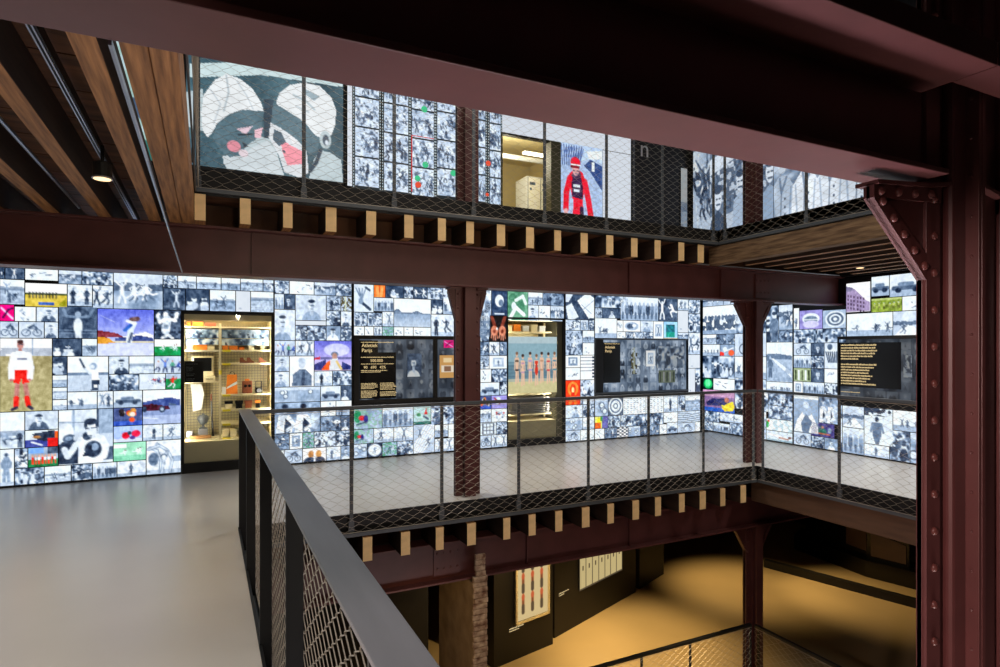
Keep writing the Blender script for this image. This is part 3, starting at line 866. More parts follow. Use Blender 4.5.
        Po([(.736, .262), (.838, .302), (.80, .35), (.74, .31)], (.60, .68, .72)); Ln([(.66, .33), (.74, .36), (.80, .42)], .018, (.72, .78, .81)); Ln([(.68, .42), (.76, .45)], .014, (.74, .79, .82))
        Po([(.571, .694), (.637, .743), (.736, .787), (.723, .882), (.62, .913), (.588, .813)], Pk); Po([(.62, .645), (.70, .72), (.66, .74)], (.93, .93, .94))
        Po([(.531, .631), (.58, .652), (.612, .727), (.563, .766), (.526, .722)], (.30, .38, .44)); Po([(.584, .789), (.612, .798), (.596, .821)], (.25, .3, .36))
        E(.876, .659, .04, .075, Md); E(.878, .66, .022, .045, (.30, .36, .42)); E(.885, .68, .012, .02, .9); Ln([(.844, .749), (.813, .858), (.774, .93)], .03, (.2, .27, .33))
        p.C = p.C + (p.n2[..., None] - .5) * .05
    elif k == 'cyclist':
        F((.68, .76, .87)); Po([(.0, .35), (.2, .22), (.62, .2), (1, .55), (1, 1), (0, 1)], (.66, .74, .86)); Rr(0, 0, 1, .17, (.72, .80, .92))
        for i in range(9): Ln([(.05 + i * .05, .24), (.02 + i * .06, .02)], .012, (.28, .38, .6)); Ln([(.08 + i * .05, .15), (.14 + i * .05, .04)], .01, (.28, .38, .6))
        Po([(.62, .06), (1, .02), (1, .12), (.68, .14)], (.88, .92, .97)); Po([(.55, .22), (.7, .14), (1, .2), (1, .48), (.7, .28)], (.25, .35, .55)); Rr(.74, .17, .8, .27, .9)
        rd = (.90, .13, .24); dk = (.26, .18, .32); sk = (.85, .66, .66)
        Po([(.3, .58), (.52, .58), (.55, .78), (.5, 1), (.42, 1), (.40, .8), (.36, 1), (.28, 1)], rd); Ln([(.5, .7), (.52, .98)], .05, dk); Ln([(.3, .85), (.3, 1)], .05, dk)
        Po([(.2, .34), (.34, .26), (.52, .3), (.6, .4), (.52, .62), (.28, .6), (.22, .46)], rd); Po([(.26, .34), (.42, .3), (.54, .42), (.52, .6), (.28, .58), (.26, .44)], dk)
        Ln([(.22, .38), (.14, .54), (.13, .72)], .07, rd); Ln([(.57, .40), (.66, .6), (.72, .78)], .075, rd); Ln([(.13, .74), (.12, .9)], .05, sk); Ln([(.72, .82), (.68, .96)], .06, sk)
        E(.38, .33, .1, .055, (.35, .28, .38)); E(.36, .27, .085, .075, sk); E(.35, .20, .115, .06, rd); Rr(.25, .215, .47, .23, .93); Rr(.24, .235, .44, .26, (.55, .1, .2)); Ln([(.3, .29), (.33, .29)], .012, .1); Ln([(.39, .29), (.42, .29)], .012, .1); Ln([(.35, .325), (.4, .325)], .01, .3)
        Rr(.3, .44, .46, .47, .85); Rr(.32, .49, .44, .52, .85); Ln([(.05, .84), (.12, .845)], .015, dk); E(.33, .97, .03, .06, dk); Ln([(.28, .83), (.55, .84)], .025, .9)
    elif k == 'crowdleft':
        p.L(.3); Po([(0, .18), (1, -.02), (1, .1), (0, .35)], .85); Ln([(0, .38), (1, .12)], .02, .9); p.put((p.Y > .32 - .25 * p.X) * (p.n2 > .42), .8, .8)
        q = vnoise(p.X, p.Y, 26, p.rs); p.put((p.Y > .36 - .25 * p.X) * (p.Y < .75) * (q > .5), .12, .75)
        for x, y, s, b in ((.14, .62, 1, .1), (.5, .5, .8, .6), (.74, .48, 1, .35), (.95, .5, .9, .5)):
            Po([(x - .16 * s, 1.05), (x - .12 * s, y + .22 * s), (x, y + .12), (x + .14 * s, y + .22 * s), (x + .17 * s, 1.05)], b); E(x, y, .065 * s, .12 * s, .85); E(x, y - .1 * s, .07 * s, .05 * s, .12); Ln([(x - .03, y), (x - .01, y)], .015, .1); Ln([(x + .02, y), (x + .04, y)], .015, .1); Ln([(x - .02, y + .06), (x + .03, y + .06)], .02, .2)
    elif k == 'coats':
        q = vnoise(p.X, p.Y, 20, p.rs); p.L(.25 + .5 * q)
        for x, t in ((.10, .70), (.36, .93), (.62, .90), (.88, .86)):
            Po([(x - .16, 1.05), (x - .14, .70), (x - .04, .58), (x + .06, .58), (x + .13, .70), (x + .15, 1.05)], t); E(x, .49, .05, .07, .8); E(x, .435, .08, .03, .15); E(x, .41, .05, .035, .15)
            Ln([(x - .03, .60), (x - .01, .74), (x + .05, .6)], .022, .4); Ln([(x - .01, .74), (x - .02, 1)], .01, .3); Ln([(x + .10, .7), (x + .08, 1)], .016, t * .7); Ln([(x - .11, .7), (x - .09, 1)], .016, t * .7)
            for yy in (.80, .88, .95): E(x + .03, yy, .01, .012, .15)
        p.grade(.08)
    elif k == 'swimmers':
        F((.62, .75, .80)); Rr(0, 0, 1, .12, (.74, .83, .86)); Rr(0, .45, 1, .76, (.40, .55, .62)); p.put((p.Y > .12) * (p.Y < .5) * 1., (.56, .72, .78), .6)
        for i in range(5): Ln([(0, .46 + i * .06), (1, .45 + i * .06)], .008, (.3, .42, .5))
        Rr(0, .78, 1, 1, (.86, .83, .62)); Rr(0, .75, 1, .79, (.72, .76, .7))
        cols = [(.12, .1, .12), (.8, .62, .75), (.72, .62, .85), (.90, .22, .12), (.80, .60, .48), (.85, .25, .3), (.25, .55, .68)]
        for i, x in enumerate((.17, .29, .44, .57, .68, .82, .95)):
            y = .30 + (.04 if i % 2 else 0) - (.03 if i in (5,) else 0)
            s = (.97, .80, .68)
            Ln([(x - .01, y + .3), (x - .02, y + .52)], .03, s); Ln([(x + .02, y + .3), (x + .025, y + .5)], .03, s)
            Ln([(x - .035, y + .1), (x - .045, y + .28)], .018, s); Ln([(x + .035, y + .1), (x + .045, y + .26)], .018, s)
            Po([(x - .04, y + .075), (x + .04, y + .075), (x + .022, y + .19), (x + .034, y + .32), (x - .034, y + .32), (x - .022, y + .19)], s)
            if i == 3: Po([(x - .03, y + .09), (x + .03, y + .09), (x + .022, y + .18), (x + .036, y + .31), (x, y + .35), (x - .036, y + .31), (x - .022, y + .18)], cols[i])
            else: Ln([(x - .02, y + .13), (x + .02, y + .13)], .03, cols[i]); Ln([(x - .018, y + .29), (x + .018, y + .29)], .03, cols[i])
            E(x, y + .025, .022, .035, s); E(x, y - .005, .027, .028, (.25, .15, .12) if i % 3 else (.55, .4, .3))
    elif k == 'strip':
        p.L(.85 - .25 * p.n1)
        n = int(p.rs.randint(9, 15))
        for i in range(n):
            x, y, hh = p.rs.uniform(.06, .94), p.rs.uniform(.3, .8), p.rs.uniform(.22, .42)
            p.fig(x, y, hh, p.rs.choice((.05, .15, .3, .9)), p.rs.choice((.05, .25)), .8, p.rs.randint(4), p.rs.choice((-1, 1)))
        q = vnoise(p.X, p.Y, 11, p.rs)
        p.put((q > .74) * 1., .12, .6); p.put((q < .22) * 1., .95, .5)
    elif k == 'collage':
        p.L(.2 + .3 * p.n1)
        n, m = max(2, int(p.w / .17)), max(2, int(p.h / .15))
        for i in range(n):
            for j in range(m):
                t = p.rs.uniform(.15, .75)
                Rr(i / n + .01, j / m + .01, (i + 1) / n - .01, (j + 1) / m - .01, t)
                cx, cy = (i + .5) / n, (j + .55) / m
                E(cx, cy + .2 / m, .3 / n, .4 / m, p.rs.uniform(0, .8)); E(cx, cy - .2 / m, .13 / n, .18 / m, p.rs.uniform(.5, .9))
                p.fig(cx, cy, .5 / m, p.rs.uniform(0, .9), p.rs.uniform(0, .6), .8, p.rs.randint(4))
        p.grade(.2)
    elif k == 'torch':
        F((.86, .76, .55))
        for i in range(3):
            for j in range(3):
                x, y = .2 + i * .3, .12 + j * .3
                Ln([(x, y - .06), (x, y + .1)], .05, (.55, .28, .15)); E(x, y - .05, .05, .05, (.80, .35, .2)); Ln([(x, y + .08), (x, y + .17)], .06, (.32, .26, .2))
    elif k == 'sheets':
        F((.30, .27, .22))
        for i in range(7): Rr(.01 + i * .142, .02, .135 + i * .142, .48, (.80, .72, .50)); Rr(.01 + i * .142, .52, .135 + i * .142, .98, (.82, .74, .52)); Rr(.06 + i * .142, .7, .085 + i * .142, .76, (.25, .2, .16)); Rr(.06 + i * .142, .2, .085 + i * .142, .26, (.25, .2, .16))
    elif k == 'notice':
        F((.93, .92, .88)); Rr(.1, .08, .6, .12, .2); Rr(.1, .18, .3, .21, .3); E(.75, .78, .06, .05, (.85, .4, .15)); E(.25, .72, .07, .06, (.8, .3, .2))
    elif k == 'plainwhite':
        F((.90, .93, .97))


def paint_pic(w, h, kind, seed, dim=1.):
    p = Pic(w, h, seed)
    if len(kind) > 2 or kind[0] == 'X': special(p, kind)
    elif kind in ('f',): g_field(p)
    elif kind == 's': g_field(p, True)
    elif kind in 'ch': g_crowd(p)
    elif kind == 'p' and seed % 5 in (1, 3, 4): g_abs(p)
    elif kind in ('p', 'P', 'p2'): g_port(p)
    elif kind == 'a': g_act(p)
    elif kind == 'd': g_act(p, True)
    elif kind == 'b': g_bike(p)
    elif kind == 'u': g_line(p)
    else: g_misc(p, kind)
    if kind not in ('plainwhite', 'torch', 'sheets', 'w', 'Ccard'):
        # grain, folds and background clutter of a real print
        n = p.rs.rand(p.ny, p.nx)
        n = (n + np.roll(n, 1, 0) + np.roll(n, 1, 1) + np.roll(n, 2, 0)) / 4 - .5
        k = vnoise(p.X * min(1, p.asp), p.Y * min(1, 1 / p.asp), max(6, int(max(w, h) / .035)), p.rs) - .5
        lum = p.C.mean(-1)
        amp = .42 * (1.05 - lum) + .14
        if w > .9: amp = amp * .4
        p.C = p.C + ((n * .55 + k * .38) * amp)[..., None]
        if w <= .9: p.C = .5 + (np.clip(p.C, 0, 1) - .5) * 1.22 + .015
    p.C = np.clip(p.C, 0, 1) * dim
    return p


def picture(name, P0, U, V, kind, seed, mat, parent=None, dim=1., thick=.012, N=None):
    """slab with a drawn front: P0 = top-left corner, U = vector to the right, V = vector down"""
    P0, U, V = Vector(P0), Vector(U), Vector(V)
    w, h = U.length, V.length
    p = paint_pic(w, h, kind, seed, dim)
    ny, nx = p.ny, p.nx
    off = Vector(rootloc(parent)) if parent is not None else P0 + U / 2 + V
    u, v = np.array(U), np.array(V)
    co = (np.array(P0 - off)[None, None, :] + p.X[..., None] * u + p.Y[..., None] * v).reshape(-1, 3)
    nrm = V.cross(U).normalized()            # towards the viewer
    back = np.array(nrm) * thick
    cor = np.array([co[0], co[nx - 1], co[-1], co[-nx]])
    co = np.vstack([co, cor, cor - back])
    n = nx * ny
    idx = np.arange(n).reshape(ny, nx)
    q = np.stack([idx[:-1, :-1], idx[1:, :-1], idx[1:, 1:], idx[:-1, 1:]], -1).reshape(-1, 4)
    s = []
    for i in range(4):
        j = (i + 1) % 4
        s.append((n + i, n + j, n + 4 + j, n + 4 + i))
    s.append((n + 4, n + 5, n + 6, n + 7))
    q = np.vstack([q, np.array(s)])
    me = bpy.data.meshes.new(name)
    me.vertices.add(len(co))
    me.vertices.foreach_set('co', co.ravel())
    me.loops.add(q.size)
    me.loops.foreach_set('vertex_index', q.ravel().astype(np.int32))
    me.polygons.add(len(q))
    me.polygons.foreach_set('loop_start', np.arange(0, q.size, 4, dtype=np.int32))
    me.update(calc_edges=True)
    C = np.clip(p.C, 0, 1)
    C = np.where(C <= .04045, C / 12.92, ((C + .055) / 1.055) ** 2.4).reshape(-1, 3)
    C = np.vstack([C, np.full((8, 3), .004)])
    C = np.hstack([C, np.ones((len(C), 1))]).astype(np.float32)
    a = me.color_attributes.new('pic', 'FLOAT_COLOR', 'POINT')
    a.data.foreach_set('color', C.ravel())
    me.materials.append(mat)
    o = bpy.data.objects.new(name, me)
    COL.objects.link(o)
    if parent is not None: o.parent = parent
    else: o.location = off
    return o
TILES={
'A':'''-2.34 -2.20 2.45 2.62 c;-2.34 -2.20 2.18 2.45 f;-2.34 -2.20 1.98 2.18 a;-2.34 -2.20 1.78 1.98 p;-2.34 -2.20 1.51 1.78 f;-2.34 -2.20 1.22 1.51 c;-2.34 -2.20 0.90 1.22 s;-2.34 -2.20 0.48 0.90 p;-2.34 -2.20 0.02 0.48 a;-2.20 -2.15 2.48 2.62 d;-2.15 -1.96 2.48 2.62 d;-1.96 -1.63 2.48 2.62 l;-1.63 -1.39 2.45 2.62 g;-1.39 -1.06 2.45 2.62 c;-2.20 -1.96 2.18 2.48 f;-1.96 -1.54 2.16 2.45 Cyel;-1.54 -1.28 2.18 2.45 a;-1.28 -1.06 2.16 2.45 a;-1.06 -0.51 2.16 2.62 g;-0.51 -0.34 2.45 2.62 h;-0.34 -0.12 2.45 2.62 f;-0.12 0.18 2.45 2.62 f;0.18 0.42 2.45 2.62 f;0.42 0.71 2.45 2.62 f;0.71 0.85 2.45 2.62 g;-0.51 -0.25 2.16 2.45 d;-0.25 0.04 2.16 2.45 D;0.04 0.36 2.16 2.45 f;0.36 0.55 2.16 2.45 w;0.55 0.85 2.16 2.45 s;-2.20 -2.06 1.98 2.18 Cmag;-2.06 -1.85 1.98 2.16 l;-1.85 -1.63 1.98 2.16 P;-1.63 -1.23 1.78 2.18 Dkeep;-1.23 -0.61 1.56 2.16 Cski;-2.20 -2.02 1.78 1.98 b;-2.02 -1.77 1.78 1.98 b;-1.77 -1.63 1.78 1.98 P;-2.20 -1.69 0.90 1.78 Cfoot;-1.69 -1.39 1.56 1.78 D;-1.39 -1.23 1.56 1.78 f;-1.69 -1.54 1.33 1.56 D;-1.54 -1.11 1.12 1.56 Xbat;-1.11 -0.89 1.33 1.56 P;-0.89 -0.61 1.33 1.56 s;-1.69 -1.54 1.18 1.33 s;-1.69 -1.54 1.03 1.18 s;-1.69 -1.54 0.90 1.03 s;-1.11 -0.78 1.12 1.33 c;-0.78 -0.48 1.12 1.33 Ccrowd;-0.61 -0.30 1.78 2.16 Dbox;-0.61 -0.30 1.56 1.78 Cgrn;-0.61 -0.30 1.33 1.56 Cblu;-0.48 -0.30 1.12 1.33 Cgrnred;-1.54 -1.23 0.90 1.12 o;-1.23 -1.06 0.90 1.12 a;-1.06 -0.74 0.90 1.12 k;-1.06 -0.74 0.67 0.90 Cjudo;-1.06 -0.74 0.46 0.67 Cred;-0.74 -0.30 0.67 1.12 Ccar;-0.74 -0.51 0.46 0.67 a;-0.51 -0.30 0.46 0.67 a;-1.06 -0.70 0.22 0.46 Cgrn2;-0.70 -0.30 0.02 0.46 Xacro;-2.20 -1.96 0.46 0.90 f;-1.96 -1.63 0.67 0.90 p;-1.96 -1.63 0.46 0.67 Cbird;-1.93 -1.63 0.22 0.46 Cteam;-2.06 -1.93 0.22 0.46 p;-2.20 -2.06 0.02 0.46 Xswim;-2.06 -1.77 0.02 0.22 c;-1.77 -1.50 0.02 0.22 f;-1.50 -1.28 0.02 0.22 c;-1.28 -1.02 0.02 0.22 u;-1.02 -0.70 0.02 0.22 a;-1.63 -1.06 0.22 0.90 Xboxer''',
'B1':'''0.86 1.06 2.43 2.62 c;1.06 1.40 2.43 2.62 l;1.40 1.71 2.43 2.62 g;1.71 1.94 2.43 2.62 c;0.86 0.99 2.21 2.43 u;0.99 1.14 2.21 2.43 p;1.14 1.57 2.06 2.43 p2;1.14 1.57 1.99 2.06 w;1.57 1.78 2.21 2.43 p;1.78 1.94 2.21 2.43 Cbrn;0.86 1.14 1.77 2.21 p;1.57 1.78 1.99 2.21 c;1.78 1.94 1.99 2.21 p;1.14 1.30 1.77 1.99 c;1.30 1.57 1.77 1.99 c;1.57 1.78 1.77 1.99 p;1.78 1.94 1.77 1.99 c;0.86 1.14 1.55 1.77 Cblu;1.14 1.40 1.55 1.77 a;1.40 1.94 1.33 1.77 Crow;0.86 1.06 1.33 1.55 p;1.06 1.40 1.11 1.55 Xdark;0.86 1.06 1.11 1.33 p;1.40 1.66 1.11 1.33 a;1.66 1.94 1.11 1.33 c;0.86 1.49 0.89 1.11 e;1.49 1.78 0.89 1.11 k;1.78 1.94 0.89 1.11 p;0.86 1.49 0.45 0.89 Xtwo;1.49 1.71 0.67 0.89 l;1.71 1.94 0.67 0.89 f;1.49 1.78 0.45 0.67 p;1.78 1.94 0.45 0.67 p;0.86 1.06 0.22 0.45 p;1.06 1.24 0.22 0.45 w2;1.24 1.40 0.22 0.45 Cgrn3;1.40 1.71 0.22 0.45 p;1.71 1.94 0.22 0.45 c;0.86 0.99 0.02 0.22 l;0.99 1.24 0.02 0.22 b;1.24 1.57 0.02 0.22 Cgold;1.57 1.78 0.02 0.22 a;1.78 1.94 0.02 0.22 p''',
'B2':'''1.97 2.27 2.20 2.62 Xstick;2.27 2.45 2.43 2.62 Cora;2.45 2.74 2.43 2.62 D;2.74 2.89 2.43 2.62 p;2.89 3.12 2.43 2.62 d;3.12 3.38 2.43 2.62 c;3.38 3.57 2.20 2.62 g;2.27 2.58 2.22 2.43 u;2.58 3.18 1.99 2.43 m;3.18 3.38 2.20 2.43 D;1.97 2.17 1.99 2.20 c;2.17 2.40 1.99 2.20 c;2.40 2.58 1.99 2.22 a;3.18 3.57 1.85 2.20 a;3.57 4.21 1.85 2.62 c;1.97 2.13 1.85 1.99 l;2.13 2.27 1.85 1.99 l;2.27 2.40 1.85 1.99 a;2.40 2.58 1.85 1.99 Cgrn3;2.58 2.74 1.85 1.99 l;2.74 2.89 1.85 1.99 l;2.89 3.18 1.85 1.99 l;1.97 2.40 0.45 0.78 Cmoto;2.40 2.89 0.45 0.78 u;2.89 3.18 0.47 0.78 Cboat;3.18 3.57 0.45 0.78 c;3.57 4.02 0.45 0.78 a;1.97 2.27 0.23 0.45 Cmoto;2.27 2.58 0.23 0.45 a;2.58 2.89 0.23 0.45 a;2.89 3.24 0.02 0.47 Xstair;3.24 3.47 0.25 0.45 f;3.47 4.02 0.23 0.45 l;1.97 2.17 0.02 0.23 e;2.17 2.40 0.02 0.23 Xcirc;2.40 2.63 0.02 0.23 Cgrn3;2.63 2.89 0.02 0.23 c;3.24 3.57 0.02 0.23 a;3.57 4.02 0.02 0.23 c''',
'C':'''4.03 4.23 2.20 2.62 s;4.23 4.53 2.20 2.62 Xhead;4.53 4.92 2.13 2.62 Cgr4;4.92 5.21 2.40 2.62 f;5.21 5.64 2.40 2.62 p;4.92 5.13 2.13 2.40 P;5.13 5.36 2.13 2.40 l;5.36 5.64 2.13 2.40 g;4.03 4.19 1.97 2.20 f;4.19 4.53 1.77 2.20 Chands;4.03 4.19 1.77 1.97 c;4.03 4.19 1.54 1.77 p;4.19 4.38 1.54 1.77 a;4.38 4.53 1.54 1.77 p;4.03 4.19 1.32 1.54 p;4.19 4.53 1.32 1.54 w2;4.03 4.23 1.10 1.32 l;4.23 4.53 1.10 1.32 c;4.03 4.38 0.88 1.10 k;4.38 4.53 0.88 1.10 p;4.03 4.23 0.66 0.88 Cjudo;4.23 4.53 0.66 0.88 Cpur;4.03 4.23 0.44 0.66 f;4.23 4.53 0.44 0.66 Cflow;4.03 4.32 0.23 0.44 Xgrid;4.32 4.53 0.23 0.44 c;4.03 4.23 0.02 0.23 b;4.23 4.53 0.02 0.23 a''',
'D1':'''5.67 6.28 2.17 2.62 Xdiag;5.67 5.98 1.98 2.17 p;5.98 6.15 1.98 2.17 e;6.15 6.28 1.98 2.17 c;5.67 6.03 1.54 1.98 p;6.03 6.28 1.76 1.98 f;6.03 6.28 1.54 1.76 l;5.67 5.98 1.32 1.54 w2;5.98 6.28 1.10 1.54 Xstrips;5.67 5.98 1.10 1.32 l;5.67 5.98 0.66 1.10 Cfire;5.98 6.28 0.66 1.10 p;5.67 6.03 0.43 0.66 p;6.03 6.28 0.43 0.66 c;5.67 6.03 0.21 0.43 e;6.03 6.28 0.21 0.43 a;5.67 5.98 0.02 0.21 b;5.98 6.28 0.02 0.21 l''',
'D2':'''6.29 7.04 2.40 2.62 c;6.29 6.45 2.21 2.40 p;6.45 6.86 2.21 2.40 p;6.86 7.75 2.18 2.62 u;7.75 8.23 2.18 2.62 d;8.23 8.50 2.40 2.62 a;8.23 8.50 1.97 2.40 w;6.29 6.78 1.83 2.21 o;6.78 6.92 1.97 2.18 l;6.92 7.32 1.97 2.18 Xyin;7.32 7.63 1.97 2.18 p;7.63 7.88 1.83 2.18 w2;7.88 8.23 1.83 2.18 Cteal;8.23 8.50 1.83 1.97 g;6.78 6.98 1.83 1.97 l;6.98 7.15 1.83 1.97 c;7.15 7.39 1.83 1.97 p;7.39 7.63 1.83 1.97 c;8.50 8.81 2.35 2.62 c;8.50 8.81 1.97 2.35 c;8.50 8.81 1.54 1.97 a;8.50 8.81 1.27 1.54 w;8.50 8.68 0.75 1.27 w;8.68 8.81 0.75 1.27 c;6.29 6.58 0.43 0.78 e;6.58 6.92 0.43 0.78 Xoval;6.92 7.45 0.43 0.78 t;7.45 7.88 0.43 0.78 t;7.88 8.23 0.43 0.75 a;8.23 8.42 0.43 0.75 p;8.42 8.81 0.43 0.75 s;6.29 6.58 0.21 0.43 Cyb;6.58 6.86 0.21 0.43 c;6.86 6.98 0.21 0.43 p;6.98 7.45 0.21 0.43 c;7.45 7.88 0.21 0.43 c;7.88 8.23 0.23 0.43 l;8.23 8.81 0.21 0.43 Xwave;6.29 6.50 0.02 0.21 l;6.50 6.78 0.02 0.21 p;6.78 7.04 0.02 0.21 Xchk;7.04 7.32 0.02 0.21 e;7.32 7.53 0.02 0.21 p;7.53 7.78 0.02 0.21 p;7.78 7.96 0.02 0.21 l;7.96 8.23 0.02 0.23 k;8.23 8.68 0.02 0.21 b;8.68 8.81 0.02 0.21 l''',
'E1':'''8.27 9.17 2.50 2.68 g;8.27 9.17 1.94 2.50 Xlinc;8.81 9.17 1.74 1.94 f;8.35 8.81 1.74 1.94 p;8.72 9.17 1.51 1.74 o;8.35 8.72 1.51 1.74 Corr;7.63 8.35 1.94 2.68 c;7.63 8.35 1.51 1.94 b;8.35 9.17 1.07 1.51 c;7.63 8.35 1.10 1.51 o;8.89 9.17 0.84 1.07 Xball;8.35 8.89 0.84 1.07 l;7.63 8.35 0.88 1.10 c;8.35 9.17 0.41 0.84 Cslp;7.59 8.35 0.52 0.88 c;8.72 9.17 0.20 0.41 c;8.10 8.72 0.24 0.41 a;7.63 8.10 0.24 0.52 f;8.89 9.17 0.02 0.20 c;8.47 8.89 0.02 0.20 u;8.03 8.47 0.02 0.24 c;7.63 8.03 0.02 0.24 p;7.37 7.63 1.77 2.42 c;7.09 7.37 1.98 2.42 g;7.09 7.37 1.77 1.98 p;7.09 7.63 1.07 1.77 Xroad;7.09 7.63 0.88 1.07 o;7.09 7.59 0.65 0.88 c;7.09 7.59 0.41 0.65 c;7.09 7.63 0.20 0.41 Cbird2;7.09 7.63 0.02 0.20 Clie''',
'E2':'''6.96 7.07 1.98 2.35 l;6.53 6.96 1.98 2.30 Cbsk;6.13 6.53 1.98 2.28 Xspiral;6.63 7.07 1.75 1.98 c;6.13 6.63 1.75 1.98 c;5.74 6.13 2.22 2.68 Cbld;6.74 7.07 1.54 1.75 b;6.50 6.74 1.54 1.75 p;6.26 6.50 1.33 1.75 Xstripe;6.74 7.07 1.33 1.54 u;6.50 6.74 1.33 1.54 c;6.74 7.07 1.10 1.33 Cgrw;6.50 6.74 1.10 1.33 p;6.26 6.50 1.10 1.33 l;6.89 7.07 0.89 1.10 w2;6.50 6.89 0.89 1.10 u;6.26 6.50 0.89 1.10 p;6.60 7.07 0.24 0.89 Xface;6.26 6.60 0.44 0.89 Xtwo2;6.32 6.74 0.21 0.44 Cgoal;6.74 7.07 0.02 0.24 b;6.50 6.74 0.02 0.21 c;6.26 6.50 0.02 0.21 p''',
'E3':'''5.46 5.73 2.44 2.74 k;4.97 5.46 2.41 2.74 k;5.28 5.73 2.20 2.41 Cyg;4.97 5.28 2.20 2.41 l;5.41 6.12 1.83 2.20 o;4.97 5.41 1.83 2.20 r;6.19 6.25 0.02 0.76 c;5.84 6.19 0.42 0.76 r;5.41 5.84 0.21 0.76 Xback;4.97 5.41 0.46 0.76 o;5.84 6.19 0.02 0.42 u;5.46 5.84 0.02 0.21 a;5.17 5.46 0.02 0.46 c;4.84 5.17 0.02 0.46 e''',
}
PLABEL = dict(Cyel='colour photo of a yellow field behind a fence', Cmag='magenta tinted photo', Dkeep='dark photo of a player in white before an arch', Cski='colour photo of a leaping skier under a violet sky', Cfoot='large colour photo of a footballer in red shorts on grass', Xbat='pale photo of a player swinging a bat',
              Ccrowd='colour photo of spectators on snow', Dbox='dark photo of a fighter raising both arms', Cgrn='photo of players on bright green grass', Cgrn2='pale green photo of three players', Cgrnred='photo of a player in red on green grass', Cblu='photo of players in blue', Cjudo='colour photo of a dense orange and blue crowd',
              Cred='photo of two figures in red', Ccar='bluish photo of a racing car', Cbird='photo with a black shape and red patch', Cteam='colour team photo on green grass', Xboxer='large black and white photo of a boxer with gloves raised', Xacro='photo of acrobats bending backwards', Crow='colour photo of a figure with orange gear under violet sky',
              Xdark='photo of a man in a dark coat', Cgold='photo of two heads in gold light', Xtwo='dark photo of two seated fighters', Cora='orange photo', Cmoto='photo with green and red patches', Xcirc='round photo on black', Chands='photo of two open hands on black', Cteal='teal doorway photo', Cfire='glowing orange and red photo',
              Xball='glowing green ball on black', Cslp='colour photo of a person lying in blue and yellow', Xroad='pale photo of a road in open country', Cbsk='lilac photo of a wide basket', Cbld='lilac photo of a building front', Cyg='olive green photo of players', Xback='photo of a man seen from behind', Clie='photo of a person lying down', Xface='photo of a bent pale figure',
              Cgoal='dark violet photo of a figure in green', Xchk='chequered photo', Xoval='photo of an oval ring', Xgrid='photo of a gridded window', Xlinc='photo of a line of dark figures on white', Corr='photo with an orange ball', Xstripe='photo of a striped shirt', m='photo of hills behind a pale lake', Cyb='yellow, orange and violet photo', Cboat='photo of a red sail on green water',
              Cgr4='green tinted photo', Xdiag='photo of tilted papers on black', Cpur='violet photo')


def photo_wall(key, label, boxes, axis='y', coord=9.0, seed=0):
    """one section of the back-lit wall; boxes = its carrier boards, each (a0,a1,z0,z1)"""
    a0 = min(b[0] for b in boxes)
    a1 = max(b[1] for b in boxes)
    am = (a0 + a1) / 2
    loc = (am, coord + .05, 0) if axis == 'y' else (coord + .05, am, 0)
    t = thing('backlit_photo_wall', label, 'photo wall', loc, 'backlit photo wall sections around the gallery')
    bm = B()
    for b in boxes:
        if axis == 'y': box(bm, b[0], b[1], coord + .014, coord + .09, b[2], b[3])
        else: box(bm, coord + .014, coord + .09, b[0], b[1], b[2], b[3])
    obj('light_box', bm, M['seam'], t)
    for i, e in enumerate(TILES[key].split(';')):
        x0, x1, z0, z1, k = e.split()
        x0, x1, z0, z1 = (float(q) for q in (x0, x1, z0, z1))
        g = .005
        if axis == 'y': o = picture('photograph', (x0 + g, coord, z1 - g), (x1 - x0 - 2 * g, 0, 0), (0, 0, -(z1 - z0 - 2 * g)), k, seed + i, M['pic'], t)
        else: o = picture('photograph', (coord, x1 - g, z1 - g), (0, -(x1 - x0 - 2 * g), 0), (0, 0, -(z1 - z0 - 2 * g)), k, seed + i, M['pic'], t)
        if k in PLABEL: o['label'] = PLABEL[k]
    return t

# ------------------------------------------------------------------ the setting
H = 3.25            # storey height


def slab(pieces, z0, z1):
    bm = B()
    for x0, x1, y0, y1 in pieces: box(bm, x0, x1, y0, y1, z0, z1)
    return bm


struct('floor', slab([(-5, .265, -3, 9.7), (.265, 9.15, 6.05, 9.7), (6.98, 9.15, -3, 6.05)], -.12, 0), M['floor'])
struct('floor', slab([(-5, -.43, -3, 6.05), (-5, 9.15, 6.05, 9.1), (6.22, 9.15, -3, 6.05)], H - .12, H), M['floor'])
struct('floor', slab([(-5, 15, -3, 14)], -H - .15, -H), M['lower_floor'])


def plank_deck(pieces, z, step=.46):
    bm = B()
    for x0, x1, y0, y1 in pieces:
        y = y0
        while y < y1 - .02:
            box(bm, x0, x1, y, min(y + step - .014, y1), z, z + .05)
            y += step
    return bm


struct('ceiling', plank_deck([(-5, -.43, -3, 6.05), (-5, 9.15, 6.06, 9.1), (6.24, 9.15, -3, 6.05)], H - .215), M['deck'])
struct('ceiling', plank_deck([(-5, .262, -3, 6.04), (-5, 9.15, 6.06, 9.7), (6.99, 9.15, -3, 6.05)], -.215), M['deck'])
struct('ceiling', box(B(), -5, 9.25, -3, 9.2, 6.9, 7.0), M['dark'])
struct('ceiling', box(B(), 9.25, 15, -3, 14, -.3, -.2), M['darker'])
struct('ceiling', box(B(), -5, 9.25, 9.85, 14, -.3, -.2), M['darker'])
struct('wall_north', box(B(), -5, 9.15, 9.75, 9.85, -.12, 3.04), M['dark'])
struct('wall_east', box(B(), 9.15, 9.25, -3, 9.85, -.22, 6.9), M['dark'])
struct('wall_west', box(B(), -5.1, -5, -3, 14, -H, 6.9), M['dark'])
struct('wall_south', box(B(), -5, 9.15, -3.1, -3, -H, 6.9), M['dark'])
